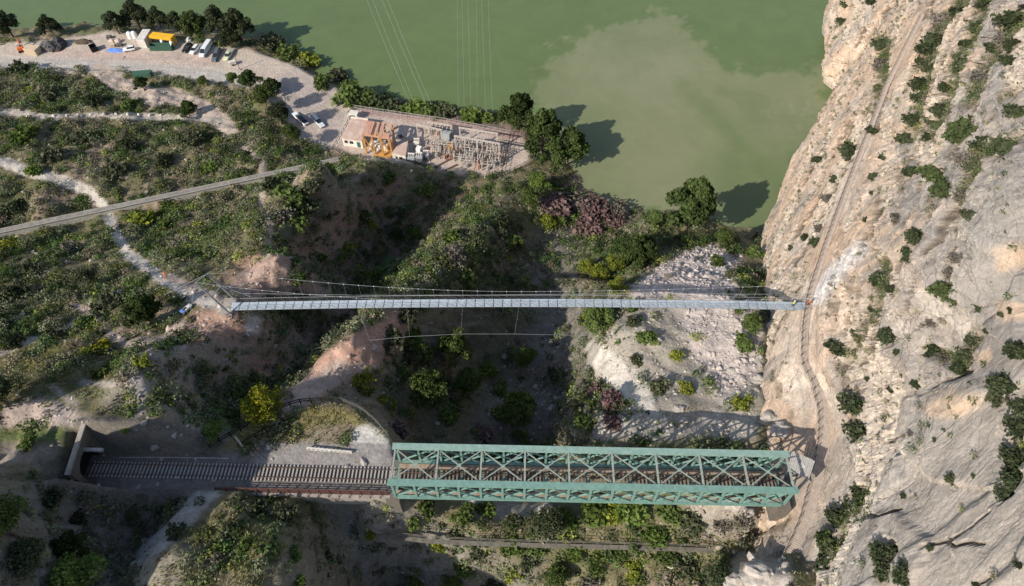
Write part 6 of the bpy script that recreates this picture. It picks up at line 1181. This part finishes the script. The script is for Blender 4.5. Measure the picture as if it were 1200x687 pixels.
# ------------------------------------------------------------------ people
def person(pos,rz,top,legs,head,label,arm=(.25,-.2),stride=.18):
    e=empty('person',pos,label,'person',None,rz)
    J=[(0,0,.95),(0,0,1.18),(0,0,1.42),(0,.0,1.54),(.02,0,1.66),(.02,0,1.76)]; R=[.15,.14,.17,.06,.095,.07]; E=[(0,1),(1,2),(2,3),(3,4),(4,5)]
    for s in (-1,1):
        b=len(J); J+=[(0,s*.10,.90),(stride*s*.5+.03,s*.11,.50),(stride*s,s*.11,.08),(stride*s+.16,s*.12,.04)]; R+=[.095,.065,.045,.045]; E+=[(0,b),(b,b+1),(b+1,b+2),(b+2,b+3)]
        b=len(J); J+=[(0,s*.20,1.42),(-.03,s*.26,1.14),(arm[0],s*.22,1.0+.1*s+arm[1]*0),(arm[0]+.09,s*.21,.99+.1*s)]; R+=[.07,.05,.036,.04]; E+=[(2,b),(b,b+1),(b+1,b+2),(b+2,b+3)]
        for f in range(4): J.append((arm[0]+.17-.015*abs(f-1),s*.21+(f-1.5)*.022,.975+.1*s)); R.append(.010); E.append((b+3,len(J)-1))
        J.append((arm[0]+.11,s*.21-s*.05,1.0+.1*s)); R.append(.011); E.append((b+3,len(J)-1))
    me=bpy.data.meshes.new('body'); me.from_pydata(J,E,[]); o=link('body',me); o.modifiers.new('s','SKIN')
    for i,r in enumerate(R): me.skin_vertices[0].data[i].radius=(r,r)
    me.skin_vertices[0].data[0].use_root=True; sb=o.modifiers.new('d','SUBSURF'); sb.levels=1; sb.render_levels=1
    dg_=bpy.context.evaluated_depsgraph_get(); m2=bpy.data.meshes.new_from_object(o.evaluated_get(dg_)); bpy.data.objects.remove(o); m2.materials.clear(); m2.materials.append(M_SKIN); m2.shade_smooth(); o=link('body',m2,e)
    MB().loft([[(math.cos(t)*a*.75,math.sin(t)*a,z) for t in [k*math.pi/5 for k in range(10)]] for z,a in ((.86,.20),(1.0,.205),(1.2,.205),(1.4,.235),(1.5,.14))]).build('jacket',top,e)
    for s in (-1,1):
        MB().tube([(0,s*.18,1.44),(-.03,s*.265,1.13),(arm[0]-.04,s*.225,1.02+.09*s)],[.095,.075,.06],8).build('sleeve',top,e)
        MB().tube([(0,s*.10,.97),(stride*s*.5+.03,s*.11,.5),(stride*s,s*.11,.1)],[.125,.095,.075],8).build('trouser_leg',legs,e)
    MB().tube([(.02,0,1.70),(.02,0,1.78),(.02,0,1.84),(.02,0,1.86)],[.135,.125,.07,.02],10).build('helmet' if head!=M_DARKC else 'hair',head,e)
    return e
q=sp_(.965); person(q+Vector((0,-.2,.02)),2.6,M_HIVIS,M_DARKC,M_WHITE,'worker in yellow vest and white helmet at the cliff end of the footbridge')
q=sp_(.99); person(q+Vector((.3,.2,.02)),-.6,M_ORANGE,M_DARKC,M_OWHITE,'worker in orange jacket stepping from footbridge to boardwalk')
person(G(195,325),1.2,M_ORANGE,M_ORANGE,M_ORANGE,'person in bright orange on the gravel road below the channel')
person(G(208,354),.3,M_DARKC,M_DARKC,M_WHITE,'person in dark clothes and white helmet beside the white buggy')
qb_=empty('quad_buggy',G(220,364),'small white quad buggy parked at the end of the gravel road','buggy',None,1.0); MB().loft([[(-1.1,-.5,.5),(-1.1,.5,.5),(-1.1,.45,.8),(-1.1,-.45,.8)],[(0,-.42,.45),(0,.42,.45),(0,.35,.95),(0,-.35,.95)],[(1.1,-.45,.5),(1.1,.45,.5),(1.1,.4,.85),(1.1,-.4,.85)]]).build('body',M_WHITE,qb_,.05); MB().box((-.35,0,.98),(.8,.4,.14)).build('seat',M_DARKC,qb_,.04); MB().tube([(.45,-.45,1.2),(.5,0,1.1),(.45,.45,1.2)],.035,6).build('handlebar',M_BLACK,qb_); MB().box((-.95,0,.9),(.7,.9,.08)).build('rack',M_BLUE,qb_)
for x in (-.8,.8):
    for s in (-1,1): MB().tube([(x,s*.42,.32),(x,s*.68,.32)],.32,12).build('wheel',M_BLACK,qb_)
# ------------------------------------------------------------------ light, sky, camera
SUNV=Vector((-.635,-.549,.545))
w=bpy.data.worlds.new('World'); SC.world=w; w.use_nodes=True; nt=w.node_tree; sk=nt.nodes.new('ShaderNodeTexSky'); sk.sky_type='NISHITA'; sk.sun_disc=False
sk.sun_elevation=math.radians(33); sk.sun_rotation=math.atan2(SUNV.x,SUNV.y); nt.links.new(sk.outputs[0],nt.nodes['Background'].inputs[0]); nt.nodes['Background'].inputs[1].default_value=.115
l=bpy.data.lights.new('sun','SUN'); l.energy=4.2; l.angle=math.radians(.53); l.color=(1,.93,.83); lo=bpy.data.objects.new('sun',l); COL.objects.link(lo); lo.rotation_euler=SUNV.to_track_quat('Z','Y').to_euler()
c=bpy.data.cameras.new('camera'); c.lens=24; c.sensor_width=36; c.clip_end=6000; co=bpy.data.objects.new('camera',c); COL.objects.link(co); co.location=(0,0,H); co.rotation_euler=(TH,0,0); SC.camera=co
SC.render.engine='CYCLES'; SC.cycles.use_denoising=True; SC.cycles.max_bounces=6; SC.cycles.transparent_max_bounces=4
vs=SC.view_settings; vs.view_transform='Standard'; vs.look='None'; vs.exposure=.40; vs.gamma=1
